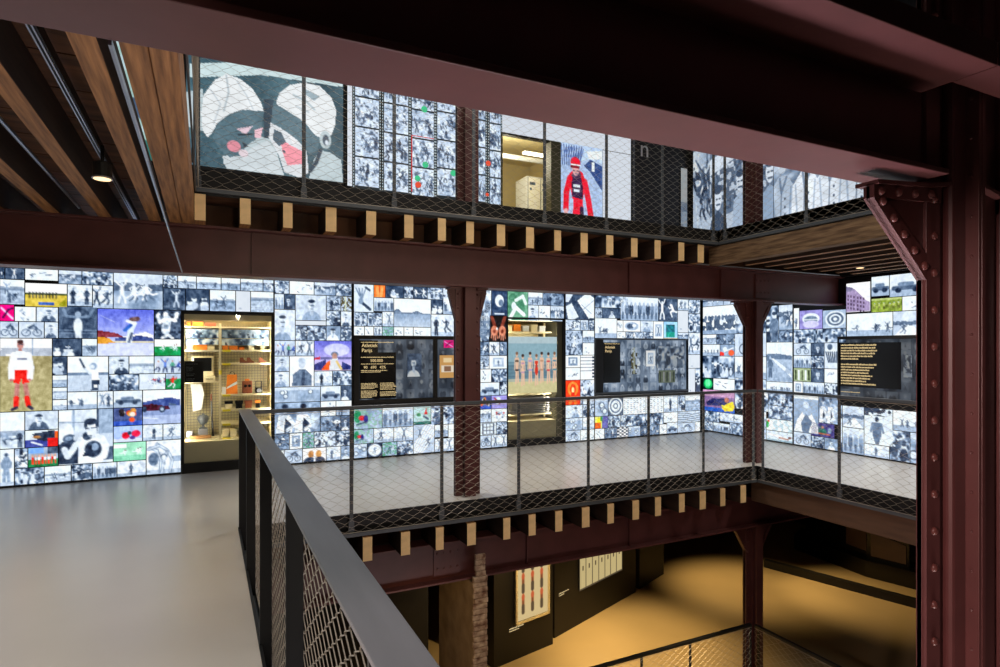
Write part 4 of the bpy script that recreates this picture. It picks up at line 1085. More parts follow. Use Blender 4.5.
struct('wall_lower_north', box(B(), -5, 15, 14, 14.1, -H, -.2), M['matt'])
struct('wall_lower_east', box(B(), 15, 15.1, -3, 14, -H, -.2), M['matt'])
struct('wall_lower_inner', box(B(), -5, 3.1, 8.9, 9.0, -H, -.22), M['dark'])
struct('trim_1', box(B(), -5, 9.1, 9.0, 9.12, 2.66, 3.03), M['darker'])       # dark header over the lit wall
struct('trim_2', box(B(), 8.98, 9.14, 1.5, 9.0, 2.78, 3.03), M['darker'])
# upper north wall with the doorway, black below the lit prints
bm = B()
box(bm, -5, 4.42, 9.1, 9.2, H, 6.9)
box(bm, 5.60, 9.15, 9.1, 9.2, H, 6.9)
box(bm, 4.42, 5.60, 9.1, 9.2, 5.28, 6.9)
struct('wall_upper_north', bm, M['darker'])
# the lit room behind the doorway
struct('wall_side_room_left', box(B(), 3.6, 3.7, 9.2, 12.1, H, 5.9), M['creamwall'])
struct('wall_side_room_right', box(B(), 6.6, 6.7, 9.2, 12.1, H, 5.9), M['creamwall'])
struct('wall_side_room_back', box(B(), 3.6, 6.7, 12.0, 12.1, H, 5.9), M['creamwall'])
struct('ceiling', box(B(), 3.6, 6.7, 9.2, 12.1, 5.78, 5.88), M['creamwall'])
struct('floor', box(B(), 3.6, 6.7, 9.2, 12.1, H - .1, H), M['creamwall'])
struct('door_1', slab([(4.42, 4.46, 9.04, 9.22), (5.40, 5.60, 9.04, 9.22)], H, 5.28), paint('olive_frame', (.36, .35, .26), .5))
# black edge of the floor slabs round the stairwell
EDGE = [(.265, 6.98, 6.05), ]
bm = B()
box(bm, .262, 6.98, 6.035, 6.052, -.215, .004)
box(bm, 6.965, 6.982, -3, 6.05, -.215, .004)
box(bm, .262, .279, -3, 6.05, -.215, .004)
struct('trim_3', bm, M['black'])
bm = B()
box(bm, -.43, 6.25, 6.035, 6.052, H - .215, H + .004)
box(bm, 6.22, 6.237, -3, 6.05, H - .215, H + .004)
struct('trim_4', bm, M['black'])
bm = B()
for z in (H, 0):
    box(bm, -.02 if z else .3, 9.1, 6.42, 6.45, z - .46, z - .22)
struct('trim_5', bm, M['deck'])
struct('baseboard_north', slab([(-5, -.31, 8.985, 9.0), (.86, 4.5, 8.985, 9.0), (5.64, 9.0, 8.985, 9.0)], 0, .022), M['black'])

# ------------------------------------------------------------------ girders, columns


def girder(label, x0, x1, y, z0, z1, wb=.24, wt=.24, splices=(), joints=(), ft=.022):
    t = thing('steel_girder', label, 'girder', ((x0 + x1) / 2, y, z0))
    bm = box(B(), x0, x1, y - .014, y + .014, z0 + .02, z1 - .02)
    for s in joints: box(bm, s - .008, s + .008, y - .05, y + .05, z0 + .02, z1 - .02)
    obj('web', bm, M['steel'], t)
    obj('bottom_flange', box(B(), x0, x1, y - wb / 2, y + wb / 2, z0, z0 + .022, .004), M['steel'], t)
    obj('top_flange', box(B(), x0, x1, y - wt / 2, y + wt / 2, z1 - ft, z1, .004), M['steel'], t)
    for s in splices:
        bm = box(B(), s - .16, s + .16, y - .03, y - .014, z0 + .05, z1 - .05, .003)
        for i in range(4):
            for j in range(2): dome(bm, (s - .12 + i * .08, y - .03, z0 + .14 + j * (z1 - z0 - .28)), .014, (0, -1, 0))
        obj('splice_plate', bm, M['steel'], t)
    return t


girder('long dark red steel girder under the upper joists across the far side of the stairwell', -5, 9.1, 6.28, H - .91, H - .46, splices=(7.35,), joints=(.4, 4.9, 6.5))
girder('dark red steel girder below the far railing, carrying the lower joist ends', -5, 9.1, 6.28, -.91, -.46, splices=(2.4,), joints=(.7, 3.4, 4.9))
girder('massive near girder crossing the top of the view with a broad mauve underside', -5, 2.635, 1.475, H - .91, H - .46, .235, .556, ft=.09)
girder('continuation of the near girder beyond the big column', 3.325, 9.1, 1.475, H - .91, H - .46, .235, .2, ft=.09)
tag(obj('cover_plate', box(B(), 2.64, 9.1, 1.197, 1.35, H - .55, H - .46, .003), M['steel']), 'broad maroon steel plate passing in front of the big column at top right', 'plate')
girder('near girder of the lower storey under the photographer\'s floor edge', .4, 2.635, 1.475, -.91, -.46, .235, .3)


def column(label, xc, yc, z0, z1, hw=.2, rib=.11, brackets=(), group=None, L=.2):
    """riveted built-up column: web plate with edge angles, a projecting centre rib each side, gusset brackets"""
    t = thing('steel_column', label, 'column', (xc, yc, z0), group)
    bm = box(B(), xc - hw, xc + hw, yc - .012, yc + .012, z0, z1)
    for s in (-1, 1):
        box(bm, xc + s * hw - s * .09, xc + s * hw, yc - .03, yc + .03, z0, z1, .004)
    z = z0 + .1
    while z < z1 - .05:
        for s in (-1, 1): dome(bm, (xc + s * (hw - .03), yc - .03, z), .017, (0, -1, 0), .8, 8)
        z += .155
    obj('web_plate', bm, M['steel'], t)
    bm = B()
    for s in (-1, 1):
        box(bm, xc - .012, xc + .012, yc + s * .012, yc + s * rib, z0, z1)
        box(bm, xc - .065, xc + .065, yc + s * rib, yc + s * (rib + .018), z0, z1, .003)
        box(bm, xc - .05, xc + .05, yc + s * .012, yc + s * .05, z0, z1)
    obj('centre_rib', bm, M['steel'], t)
    for zb in brackets:
        for s in (-1, 1):
            xa = xc + s * hw
            hh = .36
            bm = prism(B(), [(xa - s * .02, yc - .014, zb), (xa + s * L, yc - .014, zb), (xa + s * L, yc - .014, zb - .05), (xa, yc - .014, zb - hh), (xa - s * .02, yc - .014, zb - hh)], (0, .028, 0))
            prism(bm, [(xa + s * L, yc - .026, zb - .05), (xa, yc - .026, zb - hh), (xa, yc - .026, zb - hh + .09), (xa + s * (L - .06), yc - .026, zb - .05)], (0, .052, 0))
            box(bm, xa - s * .05, xa + s * L, yc - .07, yc + .07, zb - .02, zb)
            for q in range(4):
                f = .12 + q * .25
                dome(bm, (xa + s * (L * (1 - f) - .015 * (1 - f)), yc - .026, zb - .05 - (hh - .09) * f), .013, (0, -1, 0), .7, 8)
            obj('gusset_bracket', bm, M['steel'], t)
    return t


column('dark red riveted column standing behind the far railing, left of the swimmers poster', 2.655, 6.30, .0, H - .91, hw=.15, rib=.09, brackets=(H - .91,), L=.085)
column('dark red riveted column at the far right corner of the stairwell', 7.19, 6.30, .0, H - .91, hw=.17, brackets=(H - .91,))
column('red column of the upper storey behind the net, between the film strips and the doorway', 2.655, 6.30, H, 6.9, hw=.13, rib=.09)
column('red column of the upper storey in front of the crowd picture', 7.19, 6.30, H, 6.9, hw=.17)
column('red column on the orange lit lower floor behind the lower railing corner', 7.19, 6.30, -H, -.91, hw=.17, brackets=(-.91,))
# the big near column at the right edge
NX, NY = 2.98, 1.475
t = thing('steel_column', 'huge riveted oxide red column filling the right edge of the view', 'column', (NX, NY, -H))
x0 = 2.645
bm = box(B(), x0, 3.31, NY - .008, NY + .012, -H, 6.9)
box(bm, x0, x0 + .012, NY - .012, NY + .012, -H, 6.9, .003)
box(bm, 3.30, 3.31, NY - .012, NY + .012, -H, 6.9, .003)
obj('web_plate', bm, M['steel'], t)
bm = box(B(), x0 + .004, x0 + .10, NY - .026, NY - .008, -H, 6.9, .003)
box(bm, 3.21, 3.306, NY - .026, NY - .008, -H, 6.9, .003)
box(bm, 2.955, 3.04, NY - .03, NY - .008, -H, 6.9, .003)
obj('edge_angle', bm, M['steel'], t)
bm = B()
box(bm, 2.79, 2.90, NY - .05, NY - .008, -H, 6.9, .016)
box(bm, 2.885, 2.905, NY - .10, NY - .008, -H, 6.9, .003)
box(bm, 2.905, 2.93, NY - .102, NY - .085, -H, 6.9, .003)
for k in range(26): dome(bm, (2.885, NY - .072, -.6 + k * .165), .007, (-1, 0, 0), .8, 8)
obj('centre_rib', bm, M['steel'], t)
rv = None
for k in range(34):
    z = -.62 + k * .152
    for j, (rx, ry, rr, zo) in enumerate(((x0 + .055, NY - .026, .0185, 0), (3.0, NY - .03, .017, .05))):
        if 2.30 < z < 2.8: continue
        if rv is None:
            rv = obj('rivet', dome(B(), (rx, ry, 0), rr, (0, -1, 0), .8, 12), M['rivet'], t, True)
            rv.location.z = z + zo
            bx = rx
        else:
            o = rv.copy()
            COL.objects.link(o)
            o.location = (rx - bx, ry - (NY - .026), z + zo)
for s in (-1, 1):
    xa = x0 if s < 0 else 3.31
    L, hh, zb = .345, .385, 2.318
    bm = prism(B(), [(xa - s * .10, NY - .012, zb), (xa + s * L, NY - .012, zb - .04), (xa + s * L, NY - .012, zb - .085), (xa, NY - .012, zb - hh), (xa - s * .10, NY - .012, zb - hh)], (0, .024, 0))
    # edge strips of the gusset
    prism(bm, [(xa + s * L, NY - .028, zb - .085), (xa, NY - .028, zb - hh), (xa, NY - .028, zb - hh + .105), (xa + s * (L - .085), NY - .028, zb - .085)], (0, .03, 0))
    prism(bm, [(xa + s * L, NY - .030, zb - .085), (xa + s * L, NY - .030, zb - .03), (xa - s * .10, NY - .030, zb + .02), (xa - s * .10, NY - .030, zb - .06)], (0, .03, 0))
    prism(bm, [(xa + s * L, NY - .045, zb - .035), (xa + s * L, NY - .045, zb - .02), (xa - s * .02, NY - .045, zb + .008), (xa - s * .26, NY - .045, zb + .05), (xa - s * .26, NY - .045, zb + .035), (xa - s * .02, NY - .045, zb - .008)], (0, .09, 0))
    b = obj('gusset_bracket', bm, M['steel'], t)
    for q in range(5):
        f = .06 + q * .22
        obj('rivet', dome(B(), (xa + s * (L - .035) * (1 - f), NY - .028, zb - .085 + .005 - (hh - .12) * f), .019, (0, -1, 0), .8, 12), M['rivet'], b, True)
    for q in range(4): obj('rivet', dome(B(), (xa + s * (L - .04 - q * .11), NY - .03, zb - .058 + q * .008), .019, (0, -1, 0), .8, 12), M['rivet'], b, True)

# ------------------------------------------------------------------ joists
def joist(x, w, y0, y1, z0, label, mat='joist', end=True, cat='joist', h=.24, group=None):
    o = obj('timber_joist', box(B(), x - w / 2, x + w / 2, y0, y1, z0, z0 + h, .006), M[mat])
    tag(o, label, cat, group)
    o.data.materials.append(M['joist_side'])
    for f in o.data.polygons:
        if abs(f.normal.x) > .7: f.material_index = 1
    if end and y1 > y0 and y0 > 5:
        e = obj('end_grain', box(B(), x - w / 2 + .001, x + w / 2 - .001, y0 - .006, y0 + .004, z0 + .003, z0 + h - .003), M['joist_end'])
        e.parent = o
        e.location = Vector(e.location) - Vector(o.location)
    return o


rj = random.Random(4)
UP = [-.05, .32, .69, 1.09, 1.48, 1.87, 2.23, 2.56, 2.93, 3.29, 3.66, 4.03, 4.39, 4.77, 5.13, 5.52, 5.87]
for i, x in enumerate(UP):
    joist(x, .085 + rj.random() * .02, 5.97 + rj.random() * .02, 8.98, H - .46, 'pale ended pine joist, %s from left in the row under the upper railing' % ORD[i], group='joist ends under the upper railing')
LO = [.35, .72, 1.08, 1.44, 1.83, 2.20, 2.56, 2.99, 3.31, 3.66, 4.03, 4.39, 4.77, 5.13, 5.52, 5.87, 6.23, 6.62]
for i, x in enumerate(LO):
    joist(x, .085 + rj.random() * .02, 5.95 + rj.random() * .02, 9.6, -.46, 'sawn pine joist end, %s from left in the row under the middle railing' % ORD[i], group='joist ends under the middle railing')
for i, x in enumerate([-.41, -.785, -1.155, -1.53, -1.9, -2.27, -2.64]):
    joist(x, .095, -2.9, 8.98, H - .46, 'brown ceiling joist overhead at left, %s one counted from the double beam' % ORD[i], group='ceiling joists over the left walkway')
t = thing('trimmer_beam', 'double brown timber beam overhead bordering the upper stairwell on the left', 'beam', (-.19, 2, H - .46))
obj('plank', box(B(), -.295, -.200, -2.9, 6.30, H - .46, H - .22, .006), M['joist'], t)
obj('plank', box(B(), -.197, -.098, -2.9, 6.30, H - .46, H - .215, .006), M['joist'], t)
t = thing('trimmer_beam', 'weathered oak beam under the upper railing on the right', 'beam', (6.24, 3.9, H - .46))
obj('timber', box(B(), 6.17, 6.33, -2.9, 6.15, H - .46, H - .215, .012), M['old_timber'], t)
t = thing('trimmer_beam', 'dark brown timber beam under the railing on the right side of the stairwell', 'beam', (7.03, 3.9, -.5))
obj('timber', box(B(), 6.95, 7.12, -2.9, 6.12, -.5, -.215, .012), M['brown_timber'], t)
for i, x in enumerate([6.62, 7.0, 7.38, 7.75, 8.13, 8.5, 8.85]):
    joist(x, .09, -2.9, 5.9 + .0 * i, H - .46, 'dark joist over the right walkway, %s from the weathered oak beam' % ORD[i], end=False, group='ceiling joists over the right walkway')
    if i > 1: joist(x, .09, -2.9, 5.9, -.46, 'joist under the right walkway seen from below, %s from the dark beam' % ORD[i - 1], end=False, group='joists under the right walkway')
for i, x in enumerate([.15, -.25, -.65]):
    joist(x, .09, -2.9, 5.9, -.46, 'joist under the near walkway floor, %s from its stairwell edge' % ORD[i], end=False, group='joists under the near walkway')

# ------------------------------------------------------------------ railings with cable nets


def net_mesh(F, s0, s1, z0, z1, dw=.14, dh=.085, r=.0016):
    """diamond cable net; F(s, z) -> point"""
    bm = B()
    hs, hz = dw / 2, dh / 2
    nx = int(math.ceil((s1 - s0) / hs))
    nz = int(round((z1 - z0) / hz))
    hz = (z1 - z0) / nz
    j = hz * .13

    def path(i0, j0, di):
        pts = []
        i, k = i0, j0
        while 0 <= i <= nx and k <= nz:
            s = min(s0 + i * hs, s1)
            z = z0 + k * hz
            if pts: pts.append((s, z - j))
            if k < nz: pts.append((s, z + j))
            i += di
            k += 1
        return pts
    for di in (1, -1):
        starts = [(i, 0) for i in range(0, nx + 1, 2)]
        starts += [(0 if di > 0 else nx, k) for k in range(1, nz) if (k + (0 if di > 0 else nx)) % 2 == 0]
        for st in starts:
            p = path(st[0], st[1], di)
            if len(p) > 1: tube(bm, [F(s, z, di) for s, z in p], r, 3)
    return bm


def railing(label, axis, c, s0, s1, zf, posts, out, flatbar=False, br=(-.012, .035), hr=.05, netr=.0016, ends=(True, True), bar=.035, hmat='grey', dw=.14, dh=.085, sbot=None):
    """railing along x or y at c; out = direction of the void (+1 / -1)"""
    def P(s, t_, z): return (s, c + out * t_, z) if axis == 'x' else (c + out * t_, s, z)

    def bx(bm, sa, sb, ta, tb, za, zb, bev=0):
        a, b = P(sa, ta, za), P(sb, tb, zb)
        return box(bm, a[0], b[0], a[1], b[1], a[2], b[2], bev)
    m = (s0 + s1) / 2
    t = thing('stair_railing', label, 'railing', P(m, 0, zf - .2))
    zt = zf + 1.10
    if flatbar: obj('handrail', bx(B(), s0, s1, -.05, .052, zt - .012, zt, .002), M['rail'], t)
    else: obj('handrail', bx(B(), s0, s1, -hr / 2, hr / 2, zt - .05, zt - .015, .003), M[hmat], t)
    for s in posts:
        if flatbar:
            bm = bx(B(), s - .007, s + .007, -.045, .018, zf - .2, zt - .012, .001)
        else:
            bm = bx(B(), s - bar / 2, s + bar / 2, -.007, .007, zf - .2, zt - .05, .001)
            bx(bm, s - bar / 2 - .01, s + bar / 2 + .01, -.02, .006, zf - .16, zf - .06)
        obj('post', bm, M['black'] if flatbar else M[hmat], t)
    bm = bx(B(), s0, s1, br[0], br[1], zf - .205, zf - .19)
    bx(bm, s0, s1, br[1] - .012, br[1], zf - .19, zf - .17)
    obj('bottom_rail', bm, M['grey'], t)
    tb = B()
    tube(tb, [P(s0, .022, zt - .06), P(s1, .022, zt - .06)], .003, 6)
    tube(tb, [P(s0, .022, zf - .165), P(s1, .022, zf - .165)], .003, 6)
    obj('border_cable', tb, M['net'], t)
    n = net_mesh(lambda s, z, d: P(s, .022 + d * netr * .6, z), s0 + .01, s1 - .01, zf - .165, zt - .06, dw, dh, netr)
    obj('cable_net', n, M['net'], t)
    return t


railing('near railing with broad grey handrail and black flat posts running towards the photo wall', 'y', .312, -1.5, 5.965, 0, [6.0, 4.85, 3.6, 2.38, 1.1, -.1], 1, flatbar=True, netr=.0022, dw=.12, dh=.075)
railing('middle storey railing along the far side of the stairwell in front of the photo wall', 'x', 6.0, .37, 6.90, 0, [.39, 1.29, 2.24, 3.16, 4.10, 5.01, 5.93, 6.86], -1)
railing('middle storey railing on the right side of the stairwell running to the big column', 'y', 6.93, 1.0, 5.96, 0, [5.9, 4.78, 3.66, 2.54, 1.4], -1)
railing('upper storey railing along the far side of the stairwell', 'x', 5.99, -.09, 6.16, H, [-.067, .837, 1.722, 2.604, 3.491, 4.357, 5.226, 6.1], -1, hr=.06)
railing('upper storey railing on the right above the weathered oak beam', 'y', 6.19, 1.0, 5.95, H, [5.88, 4.67, 3.46, 2.3, 1.2], -1, hr=.06)
railing('upper storey railing at far left seen edge-on beside the double beam', 'y', -.085, 1.0, 5.94, H, [5.2], 1, br=(-.004, .006))
railing('lower storey railing at the bottom edge along the far side of the stairwell', 'x', 6.0, .3, 6.80, -H, [.4, 1.33, 2.26, 3.2, 4.13, 4.9, 5.7, 6.8], -1, hmat='black', netr=.002)
railing('lower storey railing at the bottom edge leading off to the right', 'y', 6.84, 1.0, 5.95, -H, [5.9, 4.6, 3.5, 2.4], -1, hmat='black', netr=.002)

# ------------------------------------------------------------------ the lit photo walls of this storey
photo_wall('A', 'long back-lit section left of the cream showcase, with the footballer, skier and boxer photos', [(-2.34, -.30, 0, 2.64), (-.30, .86, 2.155, 2.64)], seed=100)
photo_wall('B1', 'narrow back-lit section right of the cream showcase, with violet-sky photo and two dark fighters', [(.855, 1.955, 0, 2.64)], seed=200)
photo_wall('B2', 'back-lit section wrapped round the information screen with the portrait, lake photo above it', [(1.965, 4.02, 1.85, 2.64), (1.965, 4.02, 0, .835)], seed=300)
photo_wall('C', 'back-lit strip between far column and swimmers showcase, with the open hands photo', [(4.028, 4.51, 0, 2.64), (4.51, 5.64, 2.19, 2.64)], seed=400)
photo_wall('D1', 'slim back-lit strip right of the swimmers showcase, with the orange photo low down', [(5.65, 6.282, 0, 2.64)], seed=500)
photo_wall('D2', 'back-lit section around the pale information screen, with the teal doorway photo', [(6.288, 8.84, 1.85, 2.64), (6.288, 8.84, 0, .83), (8.50, 8.84, .83, 1.85)], seed=600)
photo_wall('E1', 'back-lit section on the right wall next to the corner, with the green ball photo', [(7.09, 9.0, 0, 2.72)], 'x', 9.05, seed=700)
photo_wall('E2', 'back-lit middle section of the right wall, with lilac building photo at its top', [(6.265, 7.085, 0, 2.76), (5.74, 6.265, 1.85, 2.76)], 'x', 9.05, seed=800)
photo_wall('E3', 'back-lit section of the right wall beside the big near column, round the yellow text screen', [(4.62, 5.74, 1.85, 2.76), (4.62, 6.26, 0, .835)], 'x', 9.05, seed=900)
# the left end of the wall just outside the photograph
TILES['A2'] = ';'.join('%.2f %.2f %.2f %.2f %s' % (-3.44 + i * .37, -3.44 + (i + 1) * .37, .02 + j * .43, .02 + (j + 1) * .43, 'fpcagu'[(i * 2 + j) % 6]) for i in range(3) for j in range(6))
photo_wall('A2', 'last back-lit section at the far left end of the photo wall', [(-3.45, -2.34, 0, 2.64)], seed=1000)


def glyph_lines(F, x0, z1, widths, lh, parent, name='text_lines', mat=None, seed=1):
    """rows of small unreadable lettering; F(a, z) -> point on the screen surface"""
    r = random.Random(seed)
    bm = B()
    z = z1
    for w in widths:
        a = x0
        while a < x0 + w:
            L = min(r.uniform(.012, .05), x0 + w - a)
            if L > .004:
                k = a
                while k < a + L:
                    hgt = lh * r.choice((.42, .42, .6))
                    p = [F(k, z - lh * .7), F(k + .0065, z - lh * .7), F(k + .0065, z - lh * .7 + hgt), F(k, z - lh * .7 + hgt)]
                    f = bm.faces.new([bm.verts.new(q) for q in p])
                    k += .0085
            a += L + .009
        z -= lh
    return obj(name, bm, mat or M['textlit'], parent)


def letters(name, body, size, loc, rotz, mat, parent):
    c = bpy.data.curves.new(name, 'FONT')
    c.body = body
    c.size = size
    c.extrude = .001
    o = bpy.data.objects.new(name, c)
    COL.objects.link(o)
    o.rotation_euler = (R(90), 0, rotz)
    c.materials.append(mat)
    o.parent = parent
    o.location = Vector(loc) - Vector(rootloc(parent))
    bpy.context.view_layer.update()
    me = bpy.data.meshes.new_from_object(o.evaluated_get(bpy.context.evaluated_depsgraph_get()))
    n = bpy.data.objects.new(name, me)
    COL.objects.link(n)
    n.parent = parent
    n.location = o.location
    n.rotation_euler = o.rotation_euler
    if not me.materials: me.materials.append(mat)
    bpy.data.objects.remove(o)
    return n


# information screen 1 (black, with portrait and orange card)
t = thing('information_screen', 'black information screen with a portrait and yellow text left of the far column', 'screen', (3.0, 9.0, .84))
bm = box(B(), 1.965, 2.05, 8.99, 9.08, .84, 1.845)
box(bm, 2.05, 4.02, 8.99, 9.08, 1.80, 1.845)
box(bm, 2.05, 4.02, 8.99, 9.08, .84, .885)
box(bm, 3.22, 3.29, 9.0, 9.08, .88, 1.80)
obj('frame', bm, M['darker'], t)
picture('screen', (2.05, 9.03, 1.80), (1.97, 0, 0), (0, 0, -.915), 'collage', 21, M['screen'], t, .50, .03)
obj('text_panel', box(B(), 2.06, 2.34, 9.018, 9.03, .90, 1.78), M['ink'], t)
obj('text_panel', box(B(), 2.34, 2.62, 9.018, 9.03, .90, 1.60), M['ink'], t)
picture('portrait', (2.80, 9.015, 1.58), (.23, 0, 0), (0, 0, -.36), 'p', 5, M['screen'], t, .75)
picture('tan_card', (3.33, 9.015, 1.55), (.27, 0, 0), (0, 0, -.36), 'Ccard', 8, M['screen'], t, .92)['label'] = 'tan card picture'
picture('pink_photo', (3.40, 9.015, 1.79), (.17, 0, 0), (0, 0, -.12), 'Cmag', 8, M['screen'], t, .85)
letters('heading', 'Atletiek\nParijs', .075, (2.09, 9.012, 1.68), 0, M['textlit'], t)
letters('heading', '500.000', .06, (2.22, 9.012, 1.455), 0, M['textlit'], t)
letters('heading', '90   690   45%', .058, (2.12, 9.012, 1.355), 0, M['textlit'], t)
F1 = lambda a, z: (a, 9.010, z)
glyph_lines(F1, 2.08, 1.76, [.5], .02, t, seed=2)
glyph_lines(F1, 2.08, 1.535, [.5], .022, t, seed=3)
glyph_lines(F1, 2.08, 1.435, [.5], .022, t, seed=4)
glyph_lines(F1, 2.08, 1.335, [.40, .3], .022, t, seed=5)
glyph_lines(F1, 2.08, 1.14, [.24, .25, .24, .25, .2, 0, .24, .25, .25, .24, .24, .16], .019, t, seed=7)
glyph_lines(F1, 2.37, 1.14, [.2, .23, .24, .25, .2, .23, 0, .24, .25, .23, .24], .019, t, seed=8)

# information screen 2 (pale collage behind glass)
t = thing('information_screen', 'grey-blue information screen with a small black text panel, right of the swimmers showcase', 'screen', (7.4, 9.0, .83))
bm = box(B(), 6.288, 6.31, 8.99, 9.12, .83, 1.85)
box(bm, 6.31, 8.5, 8.99, 9.12, 1.82, 1.85)
box(bm, 6.31, 8.5, 8.99, 9.12, .83, .86)
obj('frame', bm, M['grey'], t)
picture('screen', (6.31, 9.06, 1.82), (2.19, 0, 0), (0, 0, -.96), 'collage', 33, M['screen'], t, .80, .03)
obj('side_panel', box(B(), 6.31, 6.50, 9.03, 9.06, .86, 1.82), M['dark'], t)
obj('text_panel', box(B(), 6.50, 6.88, 9.03, 9.055, 1.03, 1.77), M['ink'], t)
letters('heading', 'Atletiek\nParijs', .07, (6.53, 9.022, 1.66), 0, M['textlit'], t)
glyph_lines(lambda a, z: (a, 9.022, z), 6.52, 1.755, [.33], .022, t, seed=12)
picture('framed_page', (7.48, 9.03, 1.62), (.22, 0, 0), (0, 0, -.30), 'w2', 3, M['screen'], t, .85)
picture('tall_photo', (7.14, 9.04, 1.68), (.14, 0, 0), (0, 0, -.5), 'Cbrn', 3, M['screen'], t, .75)
picture('crowd_photo', (7.75, 9.04, 1.70), (.68, 0, 0), (0, 0, -.42), 'c', 33, M['screen'], t, .62)
picture('green_photo', (7.8, 9.04, 1.24), (.4, 0, 0), (0, 0, -.24), 'Cgrw', 6, M['screen'], t, .5)

# information screen 3 (right wall)
t = thing('information_screen', 'black information screen with two blocks of yellow text on the right wall', 'screen', (9.05, 5.5, .84))
bm = box(B(), 9.04, 9.13, 4.62, 6.27, 1.80, 1.85)
box(bm, 9.04, 9.13, 4.62, 6.27, .84, .87)
box(bm, 9.04, 9.13, 6.245, 6.27, .87, 1.80)
obj('frame', bm, M['darker'], t)
picture('screen', (9.08, 6.25, 1.80), (0, -1.63, 0), (0, 0, -.93), 'collage', 45, M['screen'], t, .42, .03)
obj('text_panel', box(B(), 9.062, 9.08, 5.31, 6.235, 1.06, 1.75), M['ink'], t)
glyph_lines(lambda a, z: (9.058, 6.22 - a, z), 0, 1.73, [.56, .55, .58, .54, .5, .28, 0, .56, .52, .46, .44, .5, .46, .40, .55], .043, t, seed=22)
glyph_lines(lambda a, z: (9.058, 6.22 - a, z), 0, .985, [.3], .02, t, seed=23)
picture('dim_photo', (9.07, 5.66, 1.5), (0, -.12, 0), (0, 0, -.2), 's', 5, M['screen'], t, .3)
picture('dim_photo', (9.065, 5.27, 1.56), (0, -.12, 0), (0, 0, -.32), 'p', 9, M['screen'], t, .5)

# ------------------------------------------------------------------ showcase with shelves, left
X0, X1, ZT = -.29, .845, 2.135
t = thing('display_showcase', 'tall cream glazed showcase with shelves full of objects, built into the photo wall', 'showcase', (.28, 9.3, 0))
D0, D1 = 9.03, 9.62
bm = B()
box(bm, X0 + .03, X1 - .03, D1, D1 + .02, .12, ZT)
box(bm, X0 + .012, X0 + .03, D0, D1 + .02, .12, ZT)
box(bm, X1 - .03, X1 - .012, D0, D1 + .02, .12, ZT)
box(bm, X0 + .012, X1 - .012, D0, D1 + .02, ZT - .03, ZT - .012)
obj('cabinet_body', bm, M['creamwall'], t)
bm = B()
for a, b in ((X0, X0 + .025), (X1 - .025, X1)): box(bm, a, b, 8.985, 9.03, 0, ZT)
box(bm, X0, X1, 8.985, 9.03, ZT - .02, ZT + .005)
obj('frame', bm, M['black'], t)
obj('plinth', box(B(), X0 + .02, X1 - .02, 8.985, D1, 0, .13), M['black'], t)
obj('base_panel', box(B(), X0 + .025, X1 - .025, 9.02, D1, .13, .41), M['cream'], t)
obj('upright', box(B(), .155, .185, 9.10, 9.14, .41, 2.0, .003), M['cream'], t)
# wire grid back
bm = B()
x = X0 + .05
while x < X1 - .05:
    box(bm, x, x + .004, 9.56, 9.565, .42, 2.0)
    x += .04
z = .45
while z < 2.0:
    box(bm, X0 + .04, X1 - .04, 9.555, 9.56, z, z + .004)
    z += .04
obj('wire_grid', bm, M['grey'], t)
SHL = [.41, 1.19, 1.615]
SHR = [.41, .60, .795, 1.00, 1.43, 1.615]
for z in SHL: obj('shelf', box(B(), X0 + .03, .155, 9.10, 9.54, z, z + .022, .003), M['cream'], t)
for z in SHR:
    s = obj('shelf', box(B(), .185, X1 - .03, 9.10, 9.54, z, z + .022, .003), M['cream'], t)
    obj('shelf_label', box(B(), .20, .30, 9.092, 9.10, z - .004, z + .024), M['yellow'], s)
obj('label', box(B(), .152, .188, 9.09, 9.10, 1.30, 1.36), M['yellow'], t)['label'] = 'yellow label'
obj('pelmet', box(B(), X0 + .025, X1 - .025, 9.02, 9.045, 2.035, ZT - .02), M['cream'], t)
obj('case_lamp', box(B(), X0 + .1, X1 - .1, 9.06, 9.10, ZT - .06, ZT - .04), M['shelf_lamp'], t)
area('showcase_fill_light', (.28, 9.085, 2.07), (.28, 9.3, 1.0), 5, 1.0, .05, (1, .90, .72))  # fill added behind the pelmet to brighten the case
area('showcase_fill_light', (-.245, 9.05, 1.2), (.25, 9.6, 1.2), 9, .03, 1.55, (1, .92, .76))  # side fills added inside the case, no fixtures there
area('showcase_fill_light', (.80, 9.05, 1.2), (.30, 9.6, 1.2), 9, .03, 1.55, (1, .92, .76))
pl = obj('glass_text_panel', box(B(), X0 + .03, -.035, 9.015, 9.03, 1.20, 1.49), M['ink'], t)
glyph_lines(lambda a, z: (a, 9.012, z), X0 + .05, 1.46, [.14, 0, .08, .09, .07, 0, .09, .08, 0, .09, .09], .022, pl, mat=M['grey'], seed=31)
obj('glass_pane', box(B(), X0 + .025, X1 - .025, 8.998, 9.004, .13, ZT - .02), M['glass'], t)
# horizontal painted bands standing in for pictures reflected in the case glass
for (a, b, z0, z1, sd, lb) in ((X0 + .04, .15, 1.80, 1.92, 61, 'upper left painted reflection of small grey pictures near the top of the cream showcase'), (X0 + .04, .15, 1.71, 1.79, 62, 'lower left painted reflection of small pictures near the top of the cream showcase'),
                               (.19, .80, 1.80, 1.92, 63, 'upper right painted reflection of small pictures with a pink one, inside the cream showcase'), (.19, .80, 1.70, 1.79, 64, 'lower right painted reflection of small grey pictures inside the cream showcase')):
    tag(picture('reflection_strip', (a, 9.16, z1), (b - a, 0, 0), (0, 0, z0 - z1), 'c', sd, M['print'], None, .95), lb, 'reflection', 'painted reflection strips in the cream showcase')


